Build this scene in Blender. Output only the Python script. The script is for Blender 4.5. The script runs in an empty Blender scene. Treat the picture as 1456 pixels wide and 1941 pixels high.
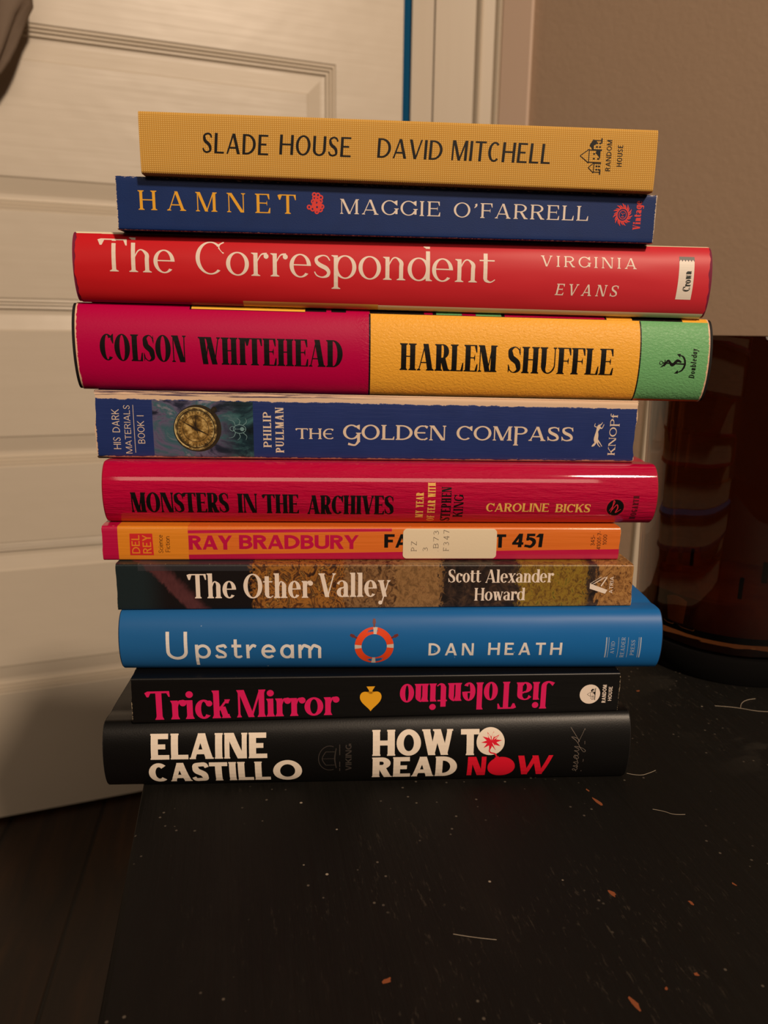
import bpy, bmesh, math, random
from math import sin, cos, pi, radians, sqrt, atan2
from mathutils import Vector, Matrix

C = bpy.context.scene.collection
SC = bpy.context.scene

# ------------------------------------------------------------------ camera, world, lights
PITCH, ROLL, FPX, CAM_H, CAM_D = 0.2358, 0.0137, 1434.7, 0.1799, 0.2924
cam_d = bpy.data.cameras.new('camera')
cam = bpy.data.objects.new('camera', cam_d); C.objects.link(cam)
cam_d.sensor_fit = 'VERTICAL'; cam_d.sensor_height = 36.0
cam_d.lens = FPX / 1941 * 36.0
cam_d.clip_start = 0.01
cam_d.dof.use_dof = True; cam_d.dof.focus_distance = 0.285; cam_d.dof.aperture_fstop = 17
fwd = Vector((0, cos(PITCH), -sin(PITCH)))
right = Vector((1, 0, 0)); up = right.cross(fwd)
r2 = right * cos(ROLL) + up * sin(ROLL); u2 = -right * sin(ROLL) + up * cos(ROLL)
m3 = Matrix((r2, u2, -fwd)).transposed()
cam.matrix_world = Matrix.Translation((0, -CAM_D, CAM_H)) @ m3.to_4x4()
SC.camera = cam

w = bpy.data.worlds.new('world'); SC.world = w; w.use_nodes = True
w.node_tree.nodes['Background'].inputs[0].default_value = (1.0, 0.74, 0.52, 1)
w.node_tree.nodes['Background'].inputs[1].default_value = 0.016

def area(name, loc, target, sx, sy, power, col, shape='RECTANGLE'):
    d = bpy.data.lights.new(name, 'AREA'); d.shape = shape; d.size = sx
    if shape in ('RECTANGLE', 'ELLIPSE'): d.size_y = sy
    d.energy = power; d.color = col
    o = bpy.data.objects.new(name, d); C.objects.link(o)
    o.location = loc
    o.rotation_euler = (Vector(target) - Vector(loc)).to_track_quat('-Z', 'Y').to_euler()
    return o
WARM = (1.0, 0.775, 0.575)
area('ceiling_lamp', (1.45, -2.2, 2.3), (0, 0.3, 0), 0.34, 0.34, 112, WARM, 'DISK')
area('added_streak_light', (0.3, -2.8, 1.55), (0, 0, 0.1), 2.2, 0.6, 19, WARM)  # broad light added behind the camera for long streaks on glossy spines

vs = SC.view_settings
vs.view_transform = 'Standard'; vs.look = 'None'; vs.exposure = -0.1; vs.gamma = 1.0
vs.use_curve_mapping = False

# ------------------------------------------------------------------ helpers
def lin(c):
    return tuple(((x/255)/12.92 if x/255 <= 0.04045 else ((x/255+0.055)/1.055)**2.4) for x in c) + (1,)

class NT:
    """small node-tree builder"""
    def __init__(s, name):
        s.m = bpy.data.materials.new(name); s.m.use_nodes = True
        s.t = s.m.node_tree; s.t.nodes.clear()
        s.out = s.t.nodes.new('ShaderNodeOutputMaterial')
        s.b = s.t.nodes.new('ShaderNodeBsdfPrincipled')
        s.t.links.new(s.b.outputs[0], s.out.inputs[0])
        s.bump_in = None
    def n(s, typ, **kw):
        n = s.t.nodes.new(typ)
        for k, v in kw.items(): setattr(n, k, v)
        return n
    def set(s, sock, v):
        if isinstance(v, bpy.types.NodeSocket): s.t.links.new(v, sock)
        else: sock.default_value = v
    def math(s, op, a, b=0.0, c=None, clamp=False):
        n = s.n('ShaderNodeMath', operation=op); n.use_clamp = clamp
        s.set(n.inputs[0], a); s.set(n.inputs[1], b)
        if c is not None: s.set(n.inputs[2], c)
        return n.outputs[0]
    def mix(s, f, a, b, mode='MIX'):
        n = s.n('ShaderNodeMix', data_type='RGBA', blend_type=mode)
        s.set(n.inputs[0], f); s.set(n.inputs[6], a); s.set(n.inputs[7], b)
        return n.outputs[2]
    def uv(s):
        if not hasattr(s, '_uv'):
            n = s.n('ShaderNodeUVMap'); n.uv_map = 'uv'
            x = s.n('ShaderNodeSeparateXYZ'); s.t.links.new(n.outputs[0], x.inputs[0])
            s._uv = (x.outputs[0], x.outputs[1], n.outputs[0])
        return s._uv
    def obj(s):
        if not hasattr(s, '_o'): s._o = s.n('ShaderNodeTexCoord').outputs['Object']
        return s._o
    def scaled(s, vec, sc):
        n = s.n('ShaderNodeMapping'); s.set(n.inputs[0], vec); n.inputs['Scale'].default_value = sc
        return n.outputs[0]
    def noise(s, vec, scale=1, detail=3, rough=0.5, dist=0.0, col=False):
        n = s.n('ShaderNodeTexNoise'); s.set(n.inputs['Vector'], vec)
        n.inputs['Scale'].default_value = scale; n.inputs['Detail'].default_value = detail
        n.inputs['Roughness'].default_value = rough; n.inputs['Distortion'].default_value = dist
        return n.outputs['Color' if col else 'Fac']
    def voro(s, vec, scale, feature='F1', out='Distance'):
        n = s.n('ShaderNodeTexVoronoi', feature=feature); s.set(n.inputs['Vector'], vec)
        n.inputs['Scale'].default_value = scale
        return n.outputs[out]
    def ramp(s, f, stops, interp='LINEAR'):
        n = s.n('ShaderNodeValToRGB'); s.set(n.inputs[0], f); r = n.color_ramp; r.interpolation = interp
        while len(r.elements) < len(stops): r.elements.new(0.5)
        for e, (p, c) in zip(r.elements, stops):
            e.position = p; e.color = c if len(c) == 4 else lin(c)
        return n.outputs[0]
    def sstep(s, x, a, b):
        n = s.n('ShaderNodeMapRange', interpolation_type='SMOOTHSTEP')
        s.set(n.inputs[0], x); s.set(n.inputs[1], a); s.set(n.inputs[2], b)
        return n.outputs[0]
    def bump(s, h, strength, dist):
        n = s.n('ShaderNodeBump'); n.inputs['Strength'].default_value = strength
        n.inputs['Distance'].default_value = dist; s.set(n.inputs['Height'], h)
        if s.bump_in is not None: s.t.links.new(s.bump_in, n.inputs['Normal'])
        s.bump_in = n.outputs[0]; s.t.links.new(n.outputs[0], s.b.inputs['Normal'])
    def fin(s, col, rough=0.5, spec=0.5, **kw):
        s.set(s.b.inputs['Base Color'], col); s.set(s.b.inputs['Roughness'], rough)
        s.b.inputs['Specular IOR Level'].default_value = spec
        for k, v in kw.items(): s.set(s.b.inputs[k.replace('_', ' ')], v)
        return s.m
    def box(s, u0, u1, v0, v1, k=0.0, fuzz=0.06):
        """mask that is 1 inside a patch of the spine print (millimetres)"""
        u, v, _ = s.uv()
        vv = s.math('SUBTRACT', v, s.math('MULTIPLY', u, k)) if k else v
        a = s.math('MULTIPLY', s.sstep(u, u0-fuzz, u0+fuzz), s.sstep(u, u1+fuzz, u1-fuzz))
        b = s.math('MULTIPLY', s.sstep(vv, v0-fuzz, v0+fuzz), s.sstep(vv, v1+fuzz, v1-fuzz))
        return s.math('MULTIPLY', a, b)
    def zones(s, base, zs):
        c = base
        for z in zs:
            u0, u1, v0, v1, k, cc = z
            c = s.mix(s.box(u0, u1, v0, v1, k), c, cc)
        return c

def plain(name, col, rough=0.5, spec=0.4, **kw):
    t = NT(name); return t.fin(lin(col), rough, spec, **kw)

def link(name, verts, faces, mat, parent=None, uvs=None, smooth=False, mats=None, midx=None):
    me = bpy.data.meshes.new(name); me.from_pydata(verts, [], faces); me.update()
    for m in (mats or [mat]): me.materials.append(m)
    if midx:
        for p, i in zip(me.polygons, midx): p.material_index = i
    if smooth:
        for p in me.polygons: p.use_smooth = True
    if uvs:
        l = me.uv_layers.new(name='uv')
        for lp in me.loops: l.data[lp.index].uv = uvs[lp.vertex_index]
    o = bpy.data.objects.new(name, me); C.objects.link(o)
    if parent: o.parent = parent
    return o
def empty(name, loc, rz=0):
    o = bpy.data.objects.new(name, None); C.objects.link(o); o.location = loc; o.rotation_euler = (0, 0, rz)
    o.empty_display_size = 0.02
    return o
def tag(o, label=None, cat=None, group=None, kind=None):
    if label: o['label'] = label
    if cat: o['category'] = cat
    if group: o['group'] = group
    if kind: o['kind'] = kind
    return o
def bevel(o, wd, seg=2):
    m = o.modifiers.new('bevel', 'BEVEL'); m.width = wd; m.segments = seg; m.limit_method = 'ANGLE'
    m.angle_limit = radians(35)
    return o
def box_mesh(name, lo, hi, mat, parent=None, bev=0):
    x0, y0, z0 = lo; x1, y1, z1 = hi
    v = [(x0,y0,z0),(x1,y0,z0),(x1,y1,z0),(x0,y1,z0),(x0,y0,z1),(x1,y0,z1),(x1,y1,z1),(x0,y1,z1)]
    f = [(0,3,2,1),(4,5,6,7),(0,1,5,4),(1,2,6,5),(2,3,7,6),(3,0,4,7)]
    o = link(name, v, f, mat, parent)
    if bev: bevel(o, bev)
    return o

# ------------------------------------------------------------------ flat pen: letters and marks as 2D polygons
class Pen:
    def __init__(s): s.P = []; s.layer = 0
    def poly(s, pts): s.P.append((s.layer, [[tuple(p) for p in pts]])); s.layer += 1
    def strip(s, A, B, closed=False):
        q = []
        n = len(A)
        for i in range(n if closed else n-1):
            j = (i+1) % n
            q.append([A[i], A[j], B[j], B[i]])
        s.P.append((s.layer, q)); s.layer += 1
    def quad(s, a, b, c, d, n=5):          # a-b is one end, d-c the other; cut along its length
        A = [(a[0]+(d[0]-a[0])*i/n, a[1]+(d[1]-a[1])*i/n) for i in range(n+1)]
        B = [(b[0]+(c[0]-b[0])*i/n, b[1]+(c[1]-b[1])*i/n) for i in range(n+1)]
        s.strip(A, B)
    def rect(s, x0, y0, x1, y1): s.quad((x0,y0),(x1,y0),(x1,y1),(x0,y1))
    def ring(s, cx, cy, rx, ry, tx, ty, a0=0, a1=360, n=None):
        n = n or max(8, int(abs(a1-a0)/7.5))
        A, B = [], []
        full = abs(a1-a0) >= 360
        for i in range(n if full else n+1):
            a = radians(a0+(a1-a0)*i/n)
            A.append((cx+rx*cos(a), cy+ry*sin(a))); B.append((cx+(rx-tx)*cos(a), cy+(ry-ty)*sin(a)))
        s.strip(A, B, full)
    def disc(s, cx, cy, r, ry=None, n=28):
        ry = ry or r; A, B = [], []
        n = max(8, n//2)
        for i in range(n+1):
            a = -pi/2+pi*i/n; A.append((cx-r*cos(a), cy+ry*sin(a))); B.append((cx+r*cos(a), cy+ry*sin(a)))
        s.strip(A, B)
    def brush(s, pts, res=6, cap=False):
        """pts: (x, y, width); smooth path"""
        P = [pts[0]]+list(pts)+[pts[-1]]; S = []
        for i in range(1, len(P)-2):
            p0, p1, p2, p3 = P[i-1], P[i], P[i+1], P[i+2]
            for k in range(res):
                t = k/res
                S.append(tuple(0.5*((2*p1[j])+(-p0[j]+p2[j])*t+(2*p0[j]-5*p1[j]+4*p2[j]-p3[j])*t*t+(-p0[j]+3*p1[j]-3*p2[j]+p3[j])*t**3) for j in range(3)))
        S.append(tuple(pts[-1]))
        A, B = [], []
        for i, (x, y, wd) in enumerate(S):
            a = S[max(0, i-1)]; b = S[min(len(S)-1, i+1)]
            dx, dy = b[0]-a[0], b[1]-a[1]; l = sqrt(dx*dx+dy*dy) or 1
            nx, ny = -dy/l*wd/2, dx/l*wd/2
            A.append((x+nx, y+ny)); B.append((x-nx, y-ny))
        s.strip(A, B)
    def line(s, x0, y0, x1, y1, wd): s.brush([(x0,y0,wd),(x1,y1,wd)], 3)

class F:
    """lettering style; all sizes are fractions of the cap height"""
    def __init__(s, T=.15, t=.12, e=0, st=.03, br=0, xh=.68, gap=.1, slant=0, asc=1.0, al=None, cont=None, unc=False, geo=False, sp=.45):
        s.T, s.t, s.e, s.st, s.br, s.xh, s.gap, s.slant, s.asc = T, t, e, st, br, xh, gap, slant, asc
        s.al = al if al is not None else (.26 if e else 0); s.unc = unc; s.geo = geo; s.sp = sp

WID = dict(A=.82,B=.68,C=.74,D=.8,E=.62,F=.58,G=.8,H=.8,I=.14,J=.5,K=.76,L=.58,M=.95,N=.8,O=.86,P=.64,Q=.86,R=.7,S=.58,T=.68,U=.76,V=.78,W=1.12,X=.76,Y=.74,Z=.64,
  a=.52,b=.58,c=.5,d=.58,e=.54,f=.36,g=.56,h=.58,i=.14,j=.3,k=.56,l=.14,m=.86,n=.58,o=.58,p=.58,r=.4,s=.45,t=.38,u=.58,v=.54,w=.8,x=.54,y=.54)
for _c in '0123456789': WID[_c] = .6
WID.update({'1': .36, '.': .1, "'": .12, '-': .3, '/': .4})

def glyph(p, ch, X, W, S):
    T, t, e, X1 = S.T, S.t, S.e, S.xh
    sh = [None]
    def serif(x, y, d, hw, l=True, r=True):
        if not e: return
        L = hw+(e if l else 0); R = hw+(e if r else 0)
        st, br = S.st, S.br
        A = [(x-L, y), (x-L, y+d*st)]; B = [(x+R, y), (x+R, y+d*st)]
        A = [(x-L, y), (x-L, y+d*st)]; B = [(x+R, y), (x+R, y+d*st)]
        if br:
            for k in (1, 2, 3, 4):
                q = k/4; A.append((x-hw-(L-hw)*(1-q)**1.8, y+d*(st+br*q))); B.append((x+hw+(R-hw)*(1-q)**1.8, y+d*(st+br*q)))
        p.strip(A, B)
    def stem(x, y0, y1, wd=T, b='b', u='b'):
        p.rect(x-wd/2, y0, x+wd/2, y1)
        if b: serif(x, y0, 1, wd/2, b != 'r', b != 'l')
        if u: serif(x, y1, -1, wd/2, u != 'r', u != 'l')
    def diag(x0, y0, x1, y1, wd, b='', u=''):
        l = sqrt((x1-x0)**2+(y1-y0)**2); h = wd*l/abs(y1-y0)/2
        p.quad((x0-h, y0), (x0+h, y0), (x1+h, y1), (x1-h, y1))
        if b: serif(x0, y0, 1 if y0 < y1 else -1, h, b != 'r', b != 'l')
        if u: serif(x1, y1, 1 if y1 < y0 else -1, h, u != 'r', u != 'l')
    def hbar(x0, x1, yc, th=t): p.quad((x0, yc-th/2), (x0, yc+th/2), (x1, yc+th/2), (x1, yc-th/2))
    def arm(x0, x1, y, d, al=None):       # y outer edge, terminal grows in direction d
        p.quad((x0, y), (x0, y+d*t), (x1, y+d*t), (x1, y))
        al = S.al if al is None else al
        if al and e:
            a = max(.06, e*.9)
            p.poly([(x1-a*1.6, y+d*t*.8), (x1, y), (x1+.012, y+d*al), (x1-.03, y+d*al)])
    def bowl(x0, x1, y0, y1, k=.35, wd=T):
        xm = x0+(x1-x0)*k
        p.rect(x0, y0, xm, y0+t); p.rect(x0, y1-t, xm, y1)
        p.ring(xm, (y0+y1)/2, x1-xm, (y1-y0)/2, wd, t, -90, 90)
    l = e+T/2; r = W-e-T/2; tl = e+t/2; tr = W-e-t/2
    if ch == 'A':
        xa = W/2
        diag(tl, 0, xa-.1*T, 1, t, b='b'); diag(W-e-T/2, 0, xa, 1, T, b='b')
        hbar(tl+(xa-tl)*.32, W-e-T/2-(W-e-T/2-xa)*.3, .3)
    elif ch == 'B':
        stem(l, 0, 1, b='l', u='l'); bowl(l, W*.95, .53-t/2, 1, .4); bowl(l, W, 0, .53+t/2, .35)
    elif ch == 'C':
        p.ring(W/2+.02, .5, W/2+.02, .5, T, t, 48, 312)
        if e > .03: p.poly([(W*.8, .8), (W*.82, .93), (W-.03, 1), (W, 1), (W, .64), (W-.03, .64)])
        if S.al > .3: p.poly([(W-.1, .22), (W-.02, 0), (W, 0), (W, .34), (W-.03, .34)])
    elif ch == 'D':
        stem(l, 0, 1, b='l', u='l'); bowl(l, W, 0, 1, .22)
    elif ch == 'E' and S.unc:
        p.ring(W*.6, .5, W*.6, .5, T, t, 75, 285); hbar(T*.7, W*.82, .5); p.brush([(W*.75,.97,t*1.2),(W*.98,.86,T*.9)]); p.brush([(W*.75,.03,t*1.2),(W*.98,.14,T*.5)])
    elif ch == 'E':
        stem(l, 0, 1, b='l', u='l'); arm(l, W*.95, 1, -1); arm(l, W, 0, 1)
        hbar(l, W*.8, .52)
        if e: p.poly([(W*.8-.05, .52), (W*.8, .52+S.al*.5), (W*.8+.01, .52), (W*.8, .52-S.al*.5)])
    elif ch == 'F':
        stem(l, 0, 1, b='b', u='l'); arm(l, W, 1, -1); hbar(l, W*.84, .5)
        if e: p.poly([(W*.84-.05, .5), (W*.84, .5+S.al*.5), (W*.84+.01, .5), (W*.84, .5-S.al*.5)])
    elif ch == 'G':
        p.ring(W/2, .5, W/2, .5, T, t, 48, 335)
        stem(W-T/2, .08 if not S.unc else -.18, .46, b=None, u='b' if e else None)
        if not e: hbar(W*.55, W, .46-t/2)
        elif e > .03: p.poly([(W*.78, .8), (W*.8, .93), (W-.05, 1), (W-.02, 1), (W-.02, .66), (W-.05, .66)])
        if S.unc: p.brush([(W-T/2, -.1, T), (W*.7, -.38, t*1.3), (W*.3, -.3, T*.8)])
    elif ch == 'H':
        stem(l, 0, 1); stem(r, 0, 1); hbar(l, r, .52)
    elif ch == 'I':
        stem(W/2, 0, 1)
    elif ch == 'J':
        stem(r, .2, 1, b=None); p.brush([(r, .25, T), (r-.02, .1, T*.9), (W*.45, t/2-.02, t*1.2), (.06, .1, T*.8)])
    elif ch == 'K':
        stem(l, 0, 1); diag(l+T*.2, .38, tr-.02, 1, t, u='b'); diag(W-e-T/2, 0, l+T*.8+(W-l)*.12, .58, T, b='b')
    elif ch == 'L':
        stem(l, 0, 1, b='l'); arm(l, W, 0, 1, S.al*1.15)
    elif ch == 'M':
        stem(tl, 0, 1, t, u='l'); diag(tl+T*.35, 1, W/2, 0, T); diag(W/2, 0, r-T*.2, 1, t); stem(r, 0, 1, T, u='r')
    elif ch == 'N':
        stem(tl, 0, 1, t, u='l'); diag(tl+T*.4, 1, tr-T*.4, 0, T); stem(tr, 0, 1, t, b=None)
    elif ch == 'O' or ch == '0':
        p.ring(W/2, .5, W/2, .51, T, t)
    elif ch == 'P':
        y0 = -.34 if S.unc else 0
        stem(l, y0, 1, u='l'); bowl(l, W, .44, 1, .4)
    elif ch == 'R':
        stem(l, 0, 1, u='l'); bowl(l, W*.94, .46, 1, .4); diag(W-e*.6-T/2, 0, W*.52, .5, T, b='r' if e else '')
    elif ch == 'S':
        p.brush([(W*.92, .76, t*.9), (W*.8, .9, t), (W*.52, 1-t/2, t), (W*.2, .87, T*.7), (W*.13+T*.2, .72, T*.95), (W*.3, .58, T*1.05),
                 (W*.68, .42, T*1.05), (W*.87-T*.2, .27, T*.95), (W*.8, .12, T*.7), (W*.48, t/2, t), (W*.2, .1, t), (W*.07, .24, t*.9)])
        if e > .03: p.poly([(W*.82, .8), (W*.88, .98), (W*.91, .98), (W*.94, .68), (W*.9, .68)]); p.poly([(W*.17, .2), (W*.1, .02), (W*.06, .02), (W*.03, .32), (W*.08, .32)])
    elif ch == 'T':
        stem(W/2, 0, 1, u=None); arm(W/2, W, 1, -1); arm(W/2, 0, 1, -1)
        if e:
            a = max(.06, e*.9); p.poly([(a*1.6, 1-t*.8), (0, 1), (-.012, 1-S.al), (.03, 1-S.al)])
    elif ch == 'U':
        tt = t if e else T
        x1 = W-e-tt/2
        stem(l, .3, 1, b=None); stem(x1, .3, 1, tt, b=None)
        cx = (l-T/2+x1+tt/2)/2; R = (x1+tt/2-l+T/2)/2
        A, B = [], []
        for i in range(17):
            a = radians(180+180*i/16); k = i/16; ww = T+(tt-T)*k
            A.append((cx+R*cos(a), .32+.32*sin(a))); B.append((cx+(R-ww)*cos(a), .32+(.32-t)*sin(a)))
        p.strip(A, B)
    elif ch == 'V':
        diag(e+T/2, 1, W/2, 0, T, b='b'); diag(tr, 1, W/2+T*.1, 0, t, b='b')
    elif ch == 'W':
        a = W*.27
        diag(e+T/2, 1, a+T*.2, 0, T, b='b'); diag(W/2, 1, a+T*.2, 0, t)
        diag(W/2-.02, 1, W-a, 0, T, b='l' if e else ''); diag(tr, 1, W-a, 0, t, b='b')
    elif ch == 'X':
        diag(e+T/2, 1, W-e-T/2, 0, T, 'b', 'b'); diag(tr, 1, tl, 0, t, 'b', 'b')
    elif ch == 'Y':
        diag(e+T/2, 1, W/2, .45, T, b='b'); diag(tr, 1, W/2, .45, t, b='b'); stem(W/2, 0, .48, u=None)
    elif ch == 'Z':
        arm(W*.05, 0, 1, -1) if 0 else hbar(0, W, 1-t/2); hbar(0, W, t/2); diag(T/2+.02, t*.5, W-T/2-.02, 1-t*.5, T)
    elif ch == '1':
        stem(W*.62, 0, 1, u=None); diag(W*.1, .74, W*.55, 1, t*1.3)
    elif ch == '3':
        p.brush([(W*.08,.86,t),(W*.4,1-t/2,t),(W*.8,.8,T),(W*.68,.6,T*.8),(W*.4,.54,t),(W*.7,.48,T*.8),(W*.86,.28,T),(W*.6,.05+t/3,t*1.1),(W*.3,t/2,t),(W*.06,.14,t)])
    elif ch == '4':
        stem(W*.7, 0, 1, b='b', u=None); hbar(0, W, .28); diag(t/2, .28, W*.66, 1, t*1.1)
    elif ch == '5':
        hbar(W*.2, W*.9, 1-t/2); p.rect(W*.16, .5, W*.16+t, 1); p.brush([(W*.16,.56,t),(W*.45,.64,t*1.1),(W*.82,.5,T),(W*.86,.28,T),(W*.62,.06,t*1.2),(W*.3,t/2,t),(W*.05,.12,t)])
    elif ch == '7':
        hbar(0, W, 1-t/2); diag(W*.35, 0, W-T*.45, 1-t/2, T)
    elif ch == '.': p.disc(W/2, T*.5, T*.55)
    elif ch == "'": p.brush([(W*.6, .93, T*1.1), (W*.7, .82, T*.8), (W*.25, .66, t*.5)])
    elif ch == '-': hbar(0, W, .38, max(t, .08))
    elif ch == '/': diag(0, 0, W, 1, t)
    # ------- lower case
    elif ch in 'oe' or ch == 'c':
        if ch == 'o': p.ring(W/2, X1/2, W/2, X1/2+.01, T, t)
        elif ch == 'e': p.ring(W/2, X1/2, W/2, X1/2+.01, T, t, 0, 318); hbar(T*.5, W-T*.4, X1*.53, t*.9)
        else:
            p.ring(W/2+.02, X1/2, W/2+.01, X1/2+.01, T, t, 50, 318)
            if e: p.disc(W*.86, X1*.8, T*.55)
    elif ch == 'a' and not S.geo:
        p.brush([(W*.1,X1*.78,T*.7),(W*.25,X1*.93,t*1.1),(W*.5,X1-t/2,t),(r-T*.1,X1*.8,T*.9),(r,X1*.6,T)]); stem(r, 0, X1*.64, b='r', u=None)
        p.ring(W*.45, X1*.29, W*.45, X1*.3, T, t, 70, 330)
        p.brush([(W*.5, X1*.575, t), (r, X1*.6, t)])
    elif ch in 'adbpgq' or ch == 'y' and 0:
        R = (W-T*.0)/2
        if ch in 'adg':
            p.ring(W/2, X1/2, W/2, X1/2+.01, T, t)
            x = W-T/2
            if ch == 'a': stem(x, 0, X1, b=None, u=None)
            if ch == 'd': stem(x, 0, S.asc, b='r', u='l')
            if ch == 'g': stem(x, -.1, X1, b=None, u=None); p.brush([(x,-.08,T),(x-.04,-.24,T*.8),(W*.45,-.3+t/2,t),(W*.1,-.22,t)])
        else:
            p.ring(W/2, X1/2, W/2, X1/2+.01, T, t); x = T/2
            if ch == 'b': stem(x, 0, S.asc, b=None, u='l')
            if ch == 'p': stem(x, -.32, X1, b='b', u='l')
    elif ch == 'f':
        stem(W*.4, 0, .8, u=None); p.brush([(W*.4,.78,T),(W*.5,.95,t),(W*.95,.95,T*.6)]); hbar(0, W*.85, X1-t/2)
    elif ch in 'hnmu' or ch == 'r':
        if ch != 'u':
            stem(l, 0, S.asc if ch == 'h' else X1, u='l')
            def arch(x0, x1, full=True):
                xm = (x0+x1)/2
                p.brush([(x0, X1*.62, t*.8), (x0+(xm-x0)*.6, X1*.92, t), (xm+(x1-xm)*.25, X1-t*.55, t*1.1), (x1-T*.02, X1*.78, T*.95), (x1, X1*.58, T)])
                stem(x1, 0, X1*.6, u=None)
            if ch in 'hn': arch(l+T*.3, r)
            elif ch == 'm': xm = (l+r)/2; arch(l+T*.3, xm); arch(xm+T*.3, r)
            else:
                p.brush([(l+T*.3, X1*.6, t*.8), (W*.6, X1*.93, t), (W*.92, X1-t*.7, t if not e else T*.6)])
                if e: p.disc(W*.88, X1*.86, T*.6)
        else:
            stem(r, 0, X1, b='r', u='l'); stem(l, X1*.35, X1, b=None, u='l')
            p.brush([(l, X1*.42, T), (l+T*.05, X1*.2, T*.95), (W*.45, t*.55, t*1.1), (r-T*.3, X1*.25, t*.8)])
    elif ch in 'ij':
        if ch == 'i': stem(W/2, 0, X1, u='l')
        else: stem(W/2, -.15, X1, b=None, u='l'); p.brush([(W/2,-.12,T),(W*.3,-.28,t),(-W*.3,-.26,T*.6)])
        p.disc(W/2, min(.97, X1+.2), T*.62 if e else T*.6)
    elif ch == 'k':
        stem(l, 0, S.asc, u='l'); diag(l+T*.2, X1*.36, tr-.02, X1, t, u='b'); diag(W-e-T/2, 0, l+T*.7+(W-l)*.12, X1*.62, T, b='b')
    elif ch == 'l': stem(W/2, 0, S.asc, u='l')
    elif ch == 's':
        w_ = .92
        p.brush([(W*.9, X1*.76, t*.9), (W*.75, X1*.93, t), (W*.5, X1-t/2, t), (W*.2, X1*.86, T*.7), (W*.15+T*.15, X1*.7, T*.85), (W*.36, X1*.56, T),
                 (W*.7, X1*.42, T), (W*.88-T*.2, X1*.26, T*.85), (W*.76, X1*.1, T*.7), (W*.48, t/2, t), (W*.2, X1*.1, t), (W*.07, X1*.26, t*.9)])
    elif ch == 't':
        x = W*.38; p.rect(x-T/2, .12, x+T/2, X1+.2); hbar(0, W*.95, X1-t/2); p.brush([(x, .2, T), (x+T*.15, .08, T*.8), (W*.72, t*.5, t), (W, .1, t*.7)])
    elif ch == 'v':
        diag(e+T/2, X1, W/2, 0, T, b='b'); diag(tr, X1, W/2+T*.1, 0, t, b='b')
    elif ch == 'w':
        a = W*.27
        diag(e+T/2, X1, a+T*.2, 0, T, b='b'); diag(W/2, X1, a+T*.2, 0, t); diag(W/2-.02, X1, W-a, 0, T); diag(tr, X1, W-a, 0, t, b='b')
    elif ch == 'x':
        diag(e+T/2, X1, W-e-T/2, 0, T, 'b', 'b'); diag(tr, X1, tl, 0, t, 'b', 'b')
    elif ch == 'y':
        diag(e+T/2, X1, W/2+T*.2, 0, T, b='b'); diag(tr, X1, W*.3, -.3, t, b='b')
        if e: p.disc(W*.22, -.25, T*.5)

def set_text(out, txt, u0, u1, v0, v1, S, rot=0):
    """lay a line of letters out so that it fills u0..u1, baseline v0, cap line v1 (mm)"""
    if rot == 0: L, H = u1-u0, v1-v0; M = lambda x, y: (u0+x, v0+y)
    elif rot == 90: L, H = v1-v0, u1-u0; M = lambda x, y: (u1-y, v0+x)
    elif rot == 180: L, H = u1-u0, v1-v0; M = lambda x, y: (u1-x, v1-y)
    l = L/H
    vis = [c for c in txt if c != ' ']
    fixed = sum(2*S.e*.9+max(0, S.T-.14)*.55 for c in vis)+S.gap*(len(txt)-1)+S.sp*txt.count(' ')
    tot = sum(WID[c] for c in vis)
    ws = max(.25, (l-fixed)/tot)
    ex = 2*S.e*.9+max(0, S.T-.14)*.55
    x = 0
    for ch in txt:
        if ch == ' ': x += S.sp+S.gap; continue
        W = WID[ch]*ws+ex
        if ch in 'Il1.i': W = max(W, S.T+2*S.e)
        g = Pen(); glyph(g, ch, 0, W, S)
        for ly, qs in g.P:
            out.P.append((ly, [[M((x+a+S.slant*b)*H, b*H) for a, b in q] for q in qs]))
        x += W+S.gap

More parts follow.
